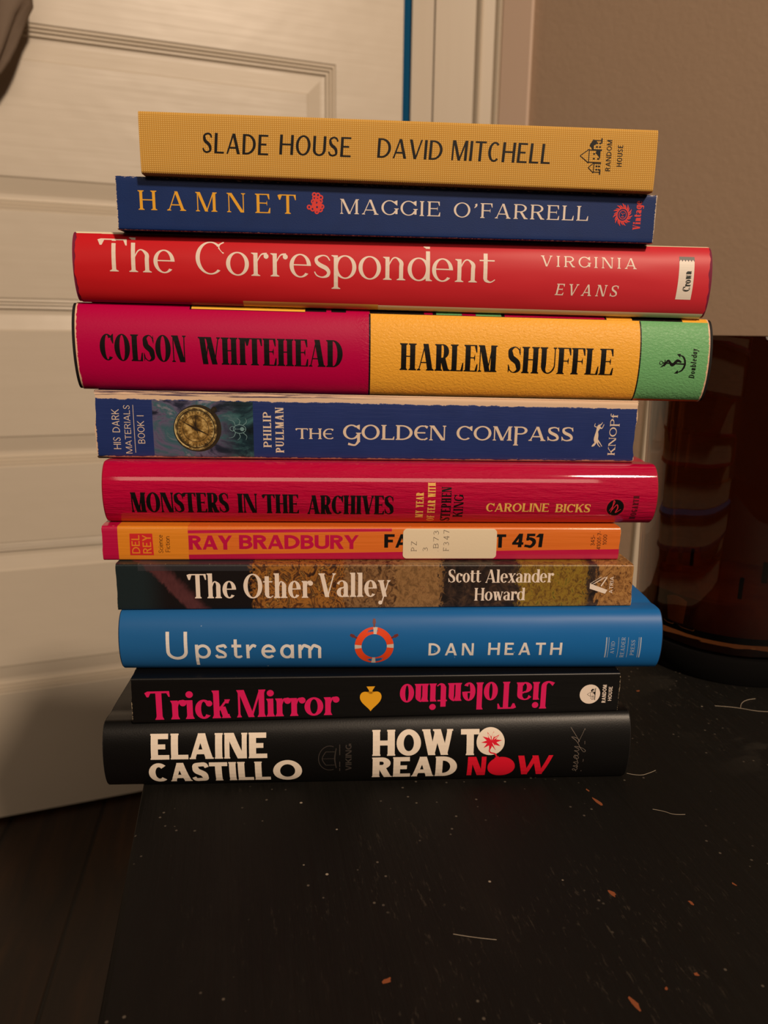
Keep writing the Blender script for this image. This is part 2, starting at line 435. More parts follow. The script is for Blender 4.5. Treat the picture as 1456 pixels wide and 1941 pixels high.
# ------------------------------------------------------------------ books
# placement in metres; PL and PT are the spine's printed length and height, the units of the lettering
GEO = {
'howto':dict(x=-0.00409,y=-0.01476,yaw=0.0542,L=0.2101,T=0.0293,dT=0.0009,a=0.00000,b=0.0000,B=0.0062,PL=0.2103,PT=0.0292),
'trick':dict(x=-0.00049,y=-0.01699,yaw=0.0647,L=0.1945,T=0.0180,dT=-0.0012,a=0.02931,b=0.0090,B=0.0000,PL=0.1947,PT=0.0178),
'upstream':dict(x=0.00464,y=-0.00819,yaw=0.0439,L=0.2138,T=0.0249,dT=0.0004,a=0.04726,b=-0.0033,B=0.0066,PL=0.2145,PT=0.0248),
'other':dict(x=-0.00131,y=-0.00800,yaw=0.0608,L=0.2048,T=0.0182,dT=-0.0006,a=0.07214,b=0.0002,B=0.0000,PL=0.2055,PT=0.0181),
'fahr':dict(x=-0.00668,y=-0.00271,yaw=0.0676,L=0.2061,T=0.0139,dT=-0.0001,a=0.09029,b=-0.0055,B=0.0003,PL=0.2070,PT=0.0139),
'monsters':dict(x=0.00055,y=0.00614,yaw=0.0681,L=0.2188,T=0.0246,dT=0.0001,a=0.10420,b=-0.0061,B=0.0072,PL=0.2200,PT=0.0244),
'golden':dict(x=-0.00546,y=0.00883,yaw=0.0596,L=0.2170,T=0.0256,dT=-0.0007,a=0.12883,b=-0.0055,B=0.0003,PL=0.2208,PT=0.0254),
'harlem':dict(x=0.00501,y=0.01621,yaw=0.0565,L=0.2482,T=0.0331,dT=-0.0000,a=0.15441,b=-0.0119,B=0.0066,PL=0.2594,PT=0.0341),
'corr':dict(x=0.00440,y=0.01454,yaw=0.0554,L=0.2430,T=0.0265,dT=0.0009,a=0.18752,b=-0.0121,B=0.0058,PL=0.2440,PT=0.0261),
'hamnet':dict(x=0.00125,y=0.00713,yaw=0.0597,L=0.2010,T=0.0180,dT=-0.0006,a=0.21397,b=-0.0048,B=0.0000,PL=0.1983,PT=0.0173),
'slade':dict(x=0.00502,y=0.00293,yaw=0.0588,L=0.1864,T=0.0210,dT=0.0004,a=0.23201,b=-0.0111,B=0.0003,PL=0.1824,PT=0.0203),
}
page_mats = {}
def page_mat(col):
    if col in page_mats: return page_mats[col]
    t = NT('page_edges'); u, v, uvv = t.uv()
    n = t.noise(t.scaled(uvv, (.06, 9, 1)), 1, 2, .6)
    c = t.mix(t.sstep(n, .35, .65), lin(col), lin(tuple(int(x*.72) for x in col)))
    t.bump(n, .5, .0002)
    page_mats[col] = t.fin(c, .85, .2); return page_mats[col]
def ink(name, col, rough=.45, spec=.4):
    return plain(name, col, rough, spec)

class Book:
    def __init__(s, key, root_name, label, depth, hard, cat='book'):
        g = GEO[key]; s.g = g; s.hard = hard; s.D = depth
        s.L, s.T, s.dT, s.B = g['L'], g['T'], g['dT'], g['B']
        s.kL, s.kT = s.L/g['PL'], s.T/g['PT']
        s.r = .0007 if not hard else .0012
        s.root = empty(root_name, (g['x'], g['y'], g['a']+g['b']*g['x']), g['yaw'])
        tag(s.root, label, cat)
        s.cy, s.sy = cos(g['yaw']), sin(g['yaw'])
        s.gap = .00012
    def prof(s, q):                       # forward bulge (m) at relative height q in 0..1
        q = min(max(q, 0), 1)
        if s.B > .001: return s.B*(1-abs(2*q-1)**2.0)**(1/2.0)
        z = q*s.T; d = min(z, s.T-z)
        return s.B*(1-(2*q-1)**2) + (0 if d >= s.r else sqrt(max(0, s.r**2-(s.r-d)**2))-s.r)
    def M(s, u, y, v):                    # u along spine, y depth (negative to the viewer), v height, metres
        Tu = s.T+s.dT*u/(s.L/2)
        vr = v/s.T*(Tu-s.gap)
        wx = u*s.cy-y*s.sy
        return (u, y, s.g['b']*wx+vr)
    def surf(s, umm, vmm, off):           # point on the printed spine, off mm proud of it
        u, v = umm/1000*s.kL, vmm/1000*s.kT
        Tu = s.T+s.dT*u/(s.L/2); q = v/Tu
        h = .002
        dy = (s.prof(q+h)-s.prof(q-h))/(2*h*Tu); nl = sqrt(1+dy*dy)
        off /= 1000
        return (u, -s.prof(q)-off/nl, s.g['b']*(u*s.cy)+q*(Tu-s.gap)-off*dy/nl*1.0*(1))
    def outline(s, inset=0.0):
        """profile (y, v) from the fore edge of the lower cover round the spine to the upper one"""
        T, D = s.T, s.D; pts = []
        gr = lambda y: (.0005*math.exp(-((y-.008)/.0028)**2) if s.hard and s.B > .001 else 0)
        ys = [D, D*.7, D*.4, .02, .014, .011, .009, .008, .0065, .005, .0035, .002, .001]
        for y in ys: pts.append((y, gr(y)))
        sp = []
        if s.B > .001:
            for i in range(0, 49):
                a = -pi/2+pi*i/48; sa, ca = sin(a), max(0, cos(a))
                q = .5+.5*sa; y = -s.B*ca
                sp.append((y, q*T))
        else:
            r = s.r
            for i in range(7): a = pi/2*i/6; sp.append((r-r*sin(a)-s.B*0, r-r*cos(a)))
            for i in range(1, 13): q = (r+(T-2*r)*i/13)/T; sp.append((-s.B*(1-(2*q-1)**2), q*T))
            for i in range(7): a = pi/2*i/6; sp.append((r-r*cos(a), T-r+r*sin(a)))
        pts += sp
        for y in reversed(ys): pts.append((y, T-gr(y)))
        if inset:
            out = []
            for i, (y, v) in enumerate(pts):
                a = pts[max(0, i-1)]; b = pts[min(len(pts)-1, i+1)]
                dy, dv = b[0]-a[0], b[1]-a[1]; l = sqrt(dy*dy+dv*dv) or 1
                out.append((y+dv/l*inset, v-dy/l*inset))
            pts = out
        return pts
    def shell(s, name, mat, parent, o_in, i_in, du=0.0, dD=0.0, n=24, ragged=0, seed=0):
        O = s.outline(o_in); I = s.outline(i_in)
        if dD:
            O = [(y+dD if y > s.D*.9 else y, v) for y, v in O]; I = [(y+dD if y > s.D*.9 else y, v) for y, v in I]
        rnd = random.Random(seed)
        V, UV, Fc = [], [], []
        m = len(O); L2 = s.L/2+du
        ph = [rnd.uniform(0, 6) for _ in range(6)]
        jf = lambda k, o: .5*sin(.21*k+ph[o])+.3*sin(.55*k+ph[o+1])+.2*sin(1.3*k+ph[o+2])
        jl = [jf(k, 0) for k in range(m)]; jr = [jf(k, 3) for k in range(m)]
        for i in range(n+1):
            u = -L2+2*L2*i/n
            for lay in (O, I):
                for k, (y, v) in enumerate(lay):
                    uu = u
                    if ragged and i == 0: uu += ragged*(.5+.5*jl[k])
                    if ragged and i == n: uu -= ragged*(.5+.5*jr[k])
                    V.append(s.M(uu, y, v)); UV.append((uu*1000/s.kL, O[k][1]*1000/s.kT if O[k][0] < .0012 else (-O[k][0]*1000 if k < m/2 else (s.T/s.kT+O[k][0])*1000)))
        st = 2*m
        for i in range(n):
            for k in range(m-1):
                a = i*st+k; b = a+st
                Fc.append((a, b, b+1, a+1)[::-1]); a += m; b += m; Fc.append((a, b, b+1, a+1))
            a = i*st; b = a+st; Fc.append((a, a+m, b+m, b)[::-1]); a += m-1; b += m-1; Fc.append((a, a+m, b+m, b))
        for i in (0, n):
            for k in range(m-1):
                a = i*st+k; f = (a, a+1, a+1+m, a+m); Fc.append(f if i == 0 else f[::-1])
        o = link(name, V, Fc, mat, parent, UV)
        o.data.validate()
        bm = bmesh.new(); bm.from_mesh(o.data); bmesh.ops.recalc_face_normals(bm, faces=bm.faces)
        for f in bm.faces: f.smooth = True
        for e in bm.edges:
            if len(e.link_faces) == 2 and e.calc_face_angle(0) > radians(38): e.smooth = False
        bm.to_mesh(o.data); bm.free()
        return o
    def pages(s, col, inset_v, inset_u, inset_f, front):
        """the block of leaves"""
        T = s.T; v0, v1 = inset_v, T-inset_v; y1 = s.D-inset_f; L2 = s.L/2-inset_u
        N = 14; pr = []
        for i in range(N+1):
            q = i/N; y = front-(s.B*.75*(1-abs(2*q-1)**2.2)**(1/2.2) if s.B > .001 else 0)
            pr.append((y, v0+(v1-v0)*q))
        for i in range(N+1):
            q = 1-i/N; y = y1-(s.B*.6*(1-abs(2*q-1)**2.2) if s.B > .001 else 0)
            pr.append((y, v0+(v1-v0)*q))
        V, UV, Fc = [], [], []; m = len(pr)
        for u in (-L2, L2):
            for y, v in pr: V.append(s.M(u, y, v)); UV.append((u*1000+y*1000, v*1000))
        for k in range(m): Fc.append((k, (k+1) % m, m+(k+1) % m, m+k))
        for b in (0, m):
            for k in range(N):
                Fc.append((b+k, b+k+1, b+m-2-k, b+m-1-k))
        o = link('page_block', V, Fc, page_mat(col), s.root, UV)
        bm = bmesh.new(); bm.from_mesh(o.data); bmesh.ops.recalc_face_normals(bm, faces=bm.faces); bm.to_mesh(o.data); bm.free()
        return o
    def ink(s, name, pen, mat, parent, off=.05, label=None):
        V, Fc, UV = [], [], []
        for ly, qs in pen.P:
            for q in qs:
                b = len(V)
                for (a, c) in q: V.append(s.surf(a, c, off+.003*(ly % 16))); UV.append((a, c))
                Fc.append(tuple(range(b, b+len(q))))
        o = link(name, V, Fc, mat, parent, UV)
        # face the printed side outwards
        bm = bmesh.new(); bm.from_mesh(o.data)
        bm.normal_update()
        for f in bm.faces:
            if f.normal.y > 0: f.normal_flip()
        bm.to_mesh(o.data); bm.free()
        if label: o['label'] = label
        return o
    def text(s, name, items, mat, parent, S, off=.05, label=None, extra=None):
        p = Pen()
        for it in items:
            if len(it) == 6: txt, u0, u1, v0, v1, rot = it; St = S
            elif len(it) == 7: txt, u0, u1, v0, v1, rot, St = it
            else: txt, u0, u1, v0, v1 = it; rot = 0; St = S
            set_text(p, txt, u0, u1, v0, v1, St, rot)
        if extra: extra(p)
        return s.ink(name, p, mat, parent, off, label)

def wear(t, col, T, L, wt, wb, we, amp, wearcol, scale=(.5, .9, 1)):
    """scuffed print: bare paper showing along the spine's edges (mm)"""
    u, v, uvv = t.uv()
    n = t.noise(t.scaled(uvv, scale), 1, 5, .7)
    nn = t.math('MULTIPLY', t.math('SUBTRACT', n, .5), amp)
    def m(d, wd): return t.sstep(t.math('ADD', d, nn), wd+.12, wd-.12)
    a = m(t.math('ABSOLUTE', t.math('SUBTRACT', T, v)), wt)
    b = m(t.math('ABSOLUTE', v), wb)
    c = m(t.math('SUBTRACT', L/2, t.math('ABSOLUTE', u)), we)
    f = t.math('MAXIMUM', t.math('MAXIMUM', a, b), c)
    return t.mix(f, col, wearcol), f

# ---- 1 yellow cloth hardcover
b = Book('slade', 'hardcover_book', 'small mustard yellow cloth hardcover with black title, topmost of the stack', .128, True)
b.r = .0011
t = NT('yellow_cloth'); u, v, uvv = t.uv()
wu = t.n('ShaderNodeTexWave', wave_type='BANDS', bands_direction='X'); t.set(wu.inputs['Vector'], uvv); wu.inputs['Scale'].default_value = .42; wu.inputs['Distortion'].default_value = .25; wu.inputs['Detail Scale'].default_value = 2
wv = t.n('ShaderNodeTexWave', wave_type='BANDS', bands_direction='Y'); t.set(wv.inputs['Vector'], uvv); wv.inputs['Scale'].default_value = .48; wv.inputs['Distortion'].default_value = .3; wv.inputs['Detail Scale'].default_value = 2
h = t.math('MULTIPLY', wu.outputs[1], wv.outputs[1])
big = t.noise(uvv, .25, 3)
c = t.mix(h, lin((196, 144, 58)), lin((244, 206, 126)))
c = t.mix(t.math('MULTIPLY', big, .35), c, lin((214, 160, 70)))
t.bump(h, .6, .00012); yellow_cloth = t.fin(c, .8, .25)
cov = b.shell('cover', yellow_cloth, b.root, 0, .0022)
b.pages((222, 200, 165), .0024, .003, .003, .0024)
blackink = ink('black_ink', (10, 8, 8), .5, .25)
sans = F(T=.15, t=.09, xh=.7, gap=.13, slant=.07)
b.text('title_lettering', [('SLADE', -69.9, -47.2, 7.3, 13.8), ('HOUSE', -43.3, -18.4, 7.7, 14.1)], blackink, cov, sans)
b.text('author_lettering', [('DAVID', -9.1, 13.7, 7.9, 14.2), ('MITCHELL', 17.2, 52.4, 8.0, 14.5)], blackink, cov, sans)
def house(p, x, y, s_):
    # a row of gabled houses lying on its side: ground line on the right
    P = lambda a, c: (x-c*s_, y+a*s_)
    p.poly([P(0, 0), P(12, 0), P(12, .5), P(0, .5)])
    for a0, a1, hgt, ap in ((.8, 3.6, 2.6, 4.6), (4, 8, 4.6, 7.8), (8.2, 11.2, 3.2, 4.4)):
        mid = (a0+a1)/2
        for q in ([(a0,0),(a0,hgt)],[(a1,0),(a1,hgt)],[(a0-.3,hgt),(mid,ap)],[(a1+.3,hgt),(mid,ap)],[(a0,hgt),(a1,hgt)]):
            (a, c), (d, e_) = q; A, B = P(a, c), P(d, e_); p.line(A[0], A[1], B[0], B[1], .28*s_)
        for wx in (.3, .7):
            for wy in (.25, .6):
                cx, cy = a0+(a1-a0)*wx, hgt*wy; p.poly([P(cx-.25, cy-.35), P(cx+.25, cy-.35), P(cx+.25, cy+.35), P(cx-.25, cy+.35)])
    p.poly([P(8.4, 3.4), P(9.4, 4.6), P(10.8, 3.6), P(11.2, 2.2), P(10.2, 1.8), P(9.6, 3)])
    p.poly([P(5.2, .5), P(8, .5), P(8, 2), P(7, 2.2), P(6.4, 1.4)])
p = Pen(); house(p, 71.2, 5.1, 1.0)
set_text(p, 'RANDOM', 72.9, 74.7, 6.4, 16.6, F(T=.16, t=.14, gap=.16), 90)
set_text(p, 'HOUSE', 76.9, 78.8, 8, 15.1, F(T=.16, t=.14, gap=.2), 90)
b.ink('publisher_mark', p, blackink, cov)

# ---- 2 navy paperback
b = Book('hamnet', 'paperback_book', 'navy blue paperback with yellow and white serif lettering, second from the top', .132, False)
t = NT('navy_cover'); u, v, uvv = t.uv()
c = t.mix(t.noise(uvv, .12, 4), lin((20, 50, 112)), lin((16, 42, 96)))
c = t.mix(t.sstep(t.noise(uvv, 3.2, 2), .72, .78), c, lin((60, 84, 130)))
c, f = wear(t, c, 17.3, 198.3, .12, .02, .45, 1.5, lin((214, 196, 176)), (.9, 1.6, 1))
c = t.mix(t.math('MULTIPLY', t.box(-200, 200, 16.75, 16.95), t.sstep(t.noise(t.scaled(uvv, (.5, .3, 1)), 1, 4), .5, .62)), c, lin((190, 180, 180)))
t.bump(t.noise(uvv, 2.5, 3), .25, .0001); navy = t.fin(c, .45, .3)
cov = b.shell('cover', navy, b.root, 0, .00035, ragged=.0004, seed=3)
b.pages((226, 204, 168), .0004, .0004, .0004, .0006)
white = ink('cream_white_ink', (238, 222, 208)); yel = ink('yellow_ink', (240, 176, 44)); redink = ink('coral_red_ink', (228, 62, 56))
ser = F(T=.15, t=.055, e=.085, st=.03, br=.05, gap=.48, al=.26)
b.text('title_lettering', [('HAMNET', -91.2, -34.9, 6.8, 13.2)], yel, cov, F(T=.16, t=.055, e=.085, st=.035, br=.05, gap=.55, al=.28))
b.text('author_lettering', [('MAGGIE', -18.8, 17.9, 7.3, 12.3), ("O'FARRELL", 23, 73.3, 7.2, 12.2)], white, cov, F(T=.16, t=.06, e=.085, st=.035, br=.05, gap=.22, al=.28))
p = Pen()
for k, (x, y) in enumerate([(0,0),(-1.2,.4),(1.1,.7),(-.2,1.6),(1.3,2.1),(.1,2.9),(-1.4,1.9),(1.5,3.4),(.4,4.2),(-.9,3.2),(-3,-.1),(-1.7,-.7),(-.1,-1.6),(1.3,-.9),(1.9,.2),(-1,4.3)]):
    p.ring(-27.2+x*.95, 9.3+y*.95, .86, .86, .5, .5)
for k in range(10): a = k*.63; p.disc(-27.2+1.1*cos(a), 9.9+1.9*sin(a)*.9, .55)
b.ink('berry_emblem', p, redink, cov)
p = Pen(); cx, cy = 86.4, 9.6
for k in range(22):
    a = 2*pi*k/22; rr = 3.0 if k % 2 else 2.6
    p.brush([(cx+2.2*cos(a), cy+2.3*sin(a), .45), (cx+rr*cos(a+.08), cy+rr*1.06*sin(a+.08), .5), (cx+(rr+.75)*cos(a+.25), cy+(rr+.75)*sin(a+.25)*1.06, .1)], 3)
p.ring(cx, cy, 2.35, 2.45, .4, .4); p.ring(cx, cy, 1.5, 1.6, .25, .25)
p.line(cx-.6, cy+.5, cx-.2, cy+.5, .3); p.line(cx+.3, cy+.5, cx+.7, cy+.5, .3); p.line(cx, cy+.4, cx, cy-.2, .22); p.line(cx-.5, cy-.7, cx+.5, cy-.7, .3)
set_text(p, 'Vintage', 90.6, 93.4, 4.5, 14.3, F(T=.2, t=.08, e=.06, st=.04, br=.04, gap=.05), 90)
b.ink('publisher_mark', p, redink, cov)

# ---- 3 coral red jacket
def hardcover(key, label, depth, jacket_mat, case_col, ragged=.0, pages=(226, 206, 172), seed=1, du=.0004):
    b = Book(key, 'hardcover_book', label, depth, True)
    jk = b.shell('dust_jacket', jacket_mat, b.root, 0, .00028, n=40, ragged=ragged, seed=seed)
    case = b.shell('case_cover', plain('case_cloth', case_col, .7, .3), b.root, .0003, .0024, du=du, dD=-.001)
    b.pages(pages, .0026, .0032, .004, .0028)
    return b, jk
t = NT('coral_red_jacket'); u, v, uvv = t.uv()
c = t.mix(t.sstep(u, -130, 130), lin((204, 30, 38)), lin((208, 50, 62)))
cream = lin((238, 226, 196))
c = t.zones(c, [(-140, 140, 25.5, 30, .002, cream), (-60, -8, -5, 1.9, 0, lin((226, 176, 90))), (-8, 140, -5, 1.7, 0, cream), (-140, -60, -5, .8, 0, lin((150, 20, 90))),
                (-112, -104, 25.2, 30, 0, cream), (70, 80, 25.7, 30, 0, lin((226, 180, 80)))])
c, f = wear(t, c, 26.1, 245, -3, -3, .3, 2.0, lin((220, 170, 150)))
t.bump(t.noise(t.scaled(uvv, (.012, .05, 1)), 1, 2), .5, .002); t.bump(t.noise(uvv, 4, 2), .1, .0001)
b, jk = hardcover('corr', 'red jacketed hardcover with thin white serif title, third from the top', .155, t.fin(c, .42, .22), (120, 24, 60), ragged=.0012, seed=5)
hs = F(T=.13, t=.04, e=.075, st=.022, br=.05, xh=.7, gap=.07, al=.2, asc=1.06, sp=.35)
b.text('title_lettering', [('The', -111.9, -84.7, 11.0, 22.6), ('Correspondent', -76.9, 36.8, 10.9, 22.7)], white, jk, hs)
b.text('author_lettering', [('VIRGINIA', 54.5, 92.1, 17.5, 21.5, 0, F(T=.15, t=.08, e=.09, st=.055, br=.05, gap=.4, al=.25)), ('EVANS', 60.6, 85.2, 7.2, 11.35, 0, F(T=.15, t=.08, e=.09, st=.055, br=.05, gap=.4, slant=.16, al=.25))], white, jk, hs)
p = Pen(); p.quad((108.7, 6.9), (114.85, 6.9), (115.1, 20.9), (109.1, 20.9), 14)
for k in range(5):
    x = 109.1+k*1.2; p.poly([(x, 20.85), (x+1.2, 20.85), (x+.6, 21.6)])
lab = b.ink('spine_label', p, ink('white_label_ink', (236, 226, 214)), jk, .045, 'white upright label strip with zigzag top')
p = Pen()
p.rect(109.1, 21.65, 115.15, 22.7)
for k in range(6):
    x = 109.1+(k-.5)*1.2; x0, x1 = max(109.1, x), min(115.1, x+1.2); p.poly([(x0, 21.7), (x1, 21.7), (min(max(x+.6, 109.1), 115.1), 20.95)])
b.ink('label_top', p, ink('slate_ink', (44, 52, 50)), jk, .05)
p = Pen(); set_text(p, 'Crown', 111.1, 113.9, 10.1, 17.5, F(T=.13, t=.06, e=.07, st=.03, br=.03, gap=.06), 90)
b.ink('publisher_lettering', p, ink('slate_ink', (44, 52, 50)), jk, .3)

# ---- 4 magenta, yellow and green jacket
t = NT('magenta_yellow_green_jacket'); u, v, uvv = t.uv()
mag = lin((186, 0, 72)); yl = lin((248, 180, 62)); gr = lin((112, 178, 118)); bk = lin((24, 18, 18))
c = t.zones(mag, [(-12.4, 100.3, -5, 40, 0, yl), (100.3, 140, -5, 40, 0, gr), (100.5, 140, -5, .9, 0, lin((226, 110, 60))),
    (-12.7, -12.0, -5, 32.6, 0, bk), (99.9, 100.5, -5, 32.6, 0, bk),
    (-84.2, -38.6, 32.7, 40, 0, lin((248, 196, 70))), (-84.9, -84.2, 32.4, 40, 0, bk), (-84.9, -38.6, 32.45, 32.65, 0, bk), (-38.6, -30, 32.8, 40, 0, bk), (-28, -22, 32.8, 40, 0, bk),
    (-12.4, 130, 32.7, 40, 0, bk), (10, 13.5, 32.95, 40, 0, mag), (15, 25.6, 32.95, 40, 0, gr), (25.7, 31.3, 32.95, 40, 0, mag), (31.4, 42, 32.95, 40, 0, gr), (43.4, 85.4, 32.9, 40, 0, mag), (86.2, 97, 32.75, 40, 0, yl), (118.5, 132, 32.6, 40, 0, yl)])
c, f = wear(t, c, 60, 259.2, -3, -9, .5, 1.8, lin((232, 190, 160)), (.8, .5, 1))
em = t.noise(t.scaled(uvv, (.7, 1.1, 1)), 1, 3, .6, .6)
em2 = t.math('MULTIPLY', em, t.math('ADD', t.math('MULTIPLY', t.sstep(u, -20, -10), .85), .15))
t.bump(em2, .55, .0005)
b, jk = hardcover('harlem', 'thick hardcover in magenta, yellow and green jacket, fourth from the top', .165, t.fin(c, .4, .22), (24, 20, 20), seed=9, du=.0012)
fat = F(T=.2, t=.04, e=.05, st=.035, br=.04, gap=.03, al=.28, sp=.3)
b.text('author_lettering', [('COLSON', -120.2, -86.2, 11.9, 22.2), ('WHITEHEAD', -81.4, -24.3, 11.3, 21.9)], blackink, jk, fat)
b.text('title_lettering', [('HARLEM', 0, 40.2, 10.8, 21.4), ('SHUFFLE', 44.6, 89, 10.6, 21.2)], blackink, jk, fat)
p = Pen(); ax, ay = 114.5, 15.9
p.brush([(ax+2.2, ay+3.6, .2), (ax+4.2, ay+2.6, .7), (ax+5.0, ay-.1, .8), (ax+4.0, ay-2.6, .7), (ax+1.8, ay-3.7, .2)])
p.poly([(ax+1.2, ay+3.9), (ax+2.8, ay+4), (ax+2.7, ay+2.4)]); p.poly([(ax+.8, ay-4), (ax+2.5, ay-4), (ax+2.3, ay-2.5)])
p.brush([(ax+4.8, ay-.1, .6), (ax+1, ay, .5), (ax-4.6, ay+.2, .5)]); p.ring(ax-5.2, ay+.2, .8, .8, .25, .25); p.line(ax-3.6, ay+1.5, ax-3.6, ay-1.2, .35)
p.brush([(ax-5.4, ay-1.6, .2), (ax-3.6, ay-.4, .9), (ax-2.2, ay+1.2, .8), (ax-.4, ay-.6, 1.1), (ax+1.6, ay+1.2, 1.2), (ax+3.4, ay+.6, .5)])
set_text(p, 'Doubleday', 121.9, 124.3, 10, 21.9, F(T=.18, t=.09, e=.04, st=.04, gap=.12, slant=.12, geo=True), 90)
b.ink('publisher_mark', p, blackink, jk)

# ---- 5 worn blue paperback with the compass picture
t = NT('worn_blue_cover'); u, v, uvv = t.uv()
c = t.mix(t.noise(uvv, .07, 4), lin((40, 58, 122)), lin((30, 48, 104)))
cl = t.noise(t.scaled(uvv, (.06, .09, 1)), 1, 6, .62, .8)
pic = t.ramp(cl, [(.3, (14, 14, 22)), (.42, (40, 44, 66)), (.5, (96, 92, 122)), (.57, (56, 96, 108)), (.68, (150, 140, 160))])
pic = t.mix(t.sstep(u, -66, -52), pic, t.ramp(cl, [(.3, (8, 14, 20)), (.5, (24, 48, 60)), (.62, (60, 104, 110)), (.72, (26, 40, 54))]))
c = t.mix(t.box(-87.2, -47.5, -5, 22.4), c, pic)
crease = t.noise(t.scaled(uvv, (.05, .9, 1)), 1, 3, .6, 1.2)
c = t.mix(t.math('MULTIPLY', t.sstep(t.noise(t.scaled(uvv, (.4, 1.8, 1)), 1, 5, .75), .66, .72), t.sstep(u, 84, 106)), c, lin((200, 190, 200)))
c, f = wear(t, c, 25.6, 220.8, 3.0, .75, 1.0, 2.2, lin((216, 186, 158)), (.22, .5, 1))
strk = t.math('MULTIPLY', t.box(-130, 130, 23.9, 60), t.sstep(t.noise(t.scaled(uvv, (.035, 2.6, 1)), 1, 4, .7), .47, .53))
c = t.mix(t.math('MULTIPLY', strk, t.sstep(u, 30, -40)), c, lin((64, 46, 74)))
t.bump(crease, .12, .0006); t.bump(t.math('MULTIPLY', f, -1), .5, .0002)
b = Book('golden', 'paperback_book', 'scuffed blue paperback with compass picture and worn cream edges on its spine', .135, False)
b.r = .0016
cov = b.shell('cover', t.fin(c, t.math('ADD', t.math('MULTIPLY', f, .4), .33), .5), b.root, 0, .0004, n=60, ragged=.0016, seed=21)
b.pages((214, 190, 150), .0006, .0012, .0008, .001)
sand = ink('pale_sand_ink', (226, 206, 184))
unc = F(T=.2, t=.085, e=.08, st=.05, br=.04, gap=.11, al=.2, unc=True)
def big(p):
    p.disc(-3.5, 3, .16)
b.text('title_lettering', [('THE', -30.3, -15.4, 8.4, 12.6), ('GOLDEN', -11.5, 30.5, 8.4, 14.3), ('COMPASS', 34.8, 83.5, 8.6, 14.3)], sand, cov, unc)
b.text('author_lettering', [('PHILIP', -43.6, -40.4, 4.8, 18.5, 90), ('PULLMAN', -38.7, -35.4, 2.7, 20.7, 90)], sand, cov, F(T=.2, t=.1, e=.07, st=.05, gap=.12, al=.2))
b.text('series_lettering', [('HIS DARK', -103.1, -100.2, 3.6, 19.2, 90), ('MATERIALS', -98.4, -95.9, 1.9, 20.8, 90), ('BOOK I', -93.3, -90.6, 5.9, 16.9, 90)], sand, cov, F(T=.1, t=.09, gap=.14, sp=.4), extra=lambda p: p.rect(-94.7, 2.2, -94.5, 20.9))
# compass picture printed on the spine
g1 = NT('compass_gold'); _, _, uv_ = g1.uv()
gold = g1.fin(g1.ramp(g1.noise(uv_, .4, 4, .6), [(.35, (58, 44, 22)), (.5, (120, 100, 56)), (.65, (196, 176, 120))]), .4)
g2 = NT('compass_dial'); _, _, uv_ = g2.uv()
dial = g2.fin(g2.ramp(g2.noise(uv_, .35, 4, .6), [(.35, (66, 48, 20)), (.5, (136, 106, 52)), (.66, (200, 172, 108))]), .4)
cx, cy = -70.3, 11.9
p = Pen(); p.disc(cx+.9, cy+.2, 9.2, n=48); p.brush([(cx+5.5, cy+6.4, 1.6), (cx+8.2, cy+8.4, 1.2)]); b.ink('compass_case', p, ink('dark_bronze_ink', (46, 38, 24)), cov, .03)
p = Pen(); p.disc(cx, cy, 8.7, n=48); cd = b.ink('compass_picture', p, gold, cov, .045, 'round brass compass picture')
p = Pen(); p.ring(cx, cy, 8.8, 8.8, .3, .3, n=60); p.ring(cx, cy, 7.6, 7.6, .3, .3, n=60); p.ring(cx, cy, 5.2, 5.2, .16, .16, n=48)
for k in range(36):
    a = k*pi/18; p.line(cx+6*cos(a), cy+6*sin(a), cx+(6.9 if k % 3 else 7.3)*cos(a), cy+(6.9 if k % 3 else 7.3)*sin(a), .16)
p.brush([(cx-5.2, cy+2.8, .12), (cx-2, cy+1.1, .5), (cx, cy, .8), (cx+2, cy-.9, .5), (cx+5, cy-2.4, .12)]); p.brush([(cx, cy+5, .1), (cx, cy+1, .5), (cx, cy, .8)])
p.brush([(cx-1.6, cy+5, .12), (cx+.2, cy, .3), (cx+1, cy-3, .1)]); p.disc(cx, cy, .7)
p.ring(cx+7.4, cy+7.6, 1.1, 1.1, .3, .3)
for k in range(4): p.line(cx+6.3+k*.5, cy+6.5+k*.35, cx+7.1+k*.5, cy+6+k*.35, .18)
b.ink('compass_markings', p, ink('dark_umber_ink', (38, 28, 18)), cov, .1)
p = Pen(); p.disc(cx, cy, 6.7, n=40); b.ink('compass_dial', p, dial, cov, .052)
p = Pen(); p.ring(cx-.3, cy+.3, 8.3, 8.3, .35, .35, 60, 250); b.ink('compass_rim', p, ink('pale_gold_ink', (214, 196, 140)), cov, .06)
p = Pen(); bx, by = -53.2, 12
p.ring(bx+.2, by, 2.6, 1.8, .25, .25); p.ring(bx-2.6, by+.1, 1.1, 1.0, .2, .2); p.line(bx-1.6, by, bx+2.6, by, .16); p.disc(bx+1.2, by, .8)
for sgn in (-1, 1):
    p.brush([(bx-1.4, by+sgn*1.2, .25), (bx-2.2, by+sgn*3, .22), (bx-4.2, by+sgn*3.6, .1)])
    p.brush([(bx, by+sgn*1.8, .25), (bx+.4, by+sgn*3.2, .22), (bx-.8, by+sgn*4.4, .1)])
    p.brush([(bx+1.6, by+sgn*1.5, .25), (bx+3, by+sgn*2.8, .22), (bx+2.6, by+sgn*4.3, .1)])
b.ink('beetle_picture', p, ink('pale_teal_ink', (112, 150, 156)), cov, .05)
p = Pen(); hx, hy = 93.3, 7    # leaping hound lying on its side, head down
p.brush([(hx-1.9, hy-.4, .3), (hx-1.2, hy+.1, .9), (hx-.5, hy+1, .8), (hx-.4, hy+2.4, 1.7), (hx-.2, hy+4.2, 1.5), (hx-.1, hy+5.8, .9), (hx+.3, hy+7, 1.4), (hx+.5, hy+8.2, .9)])
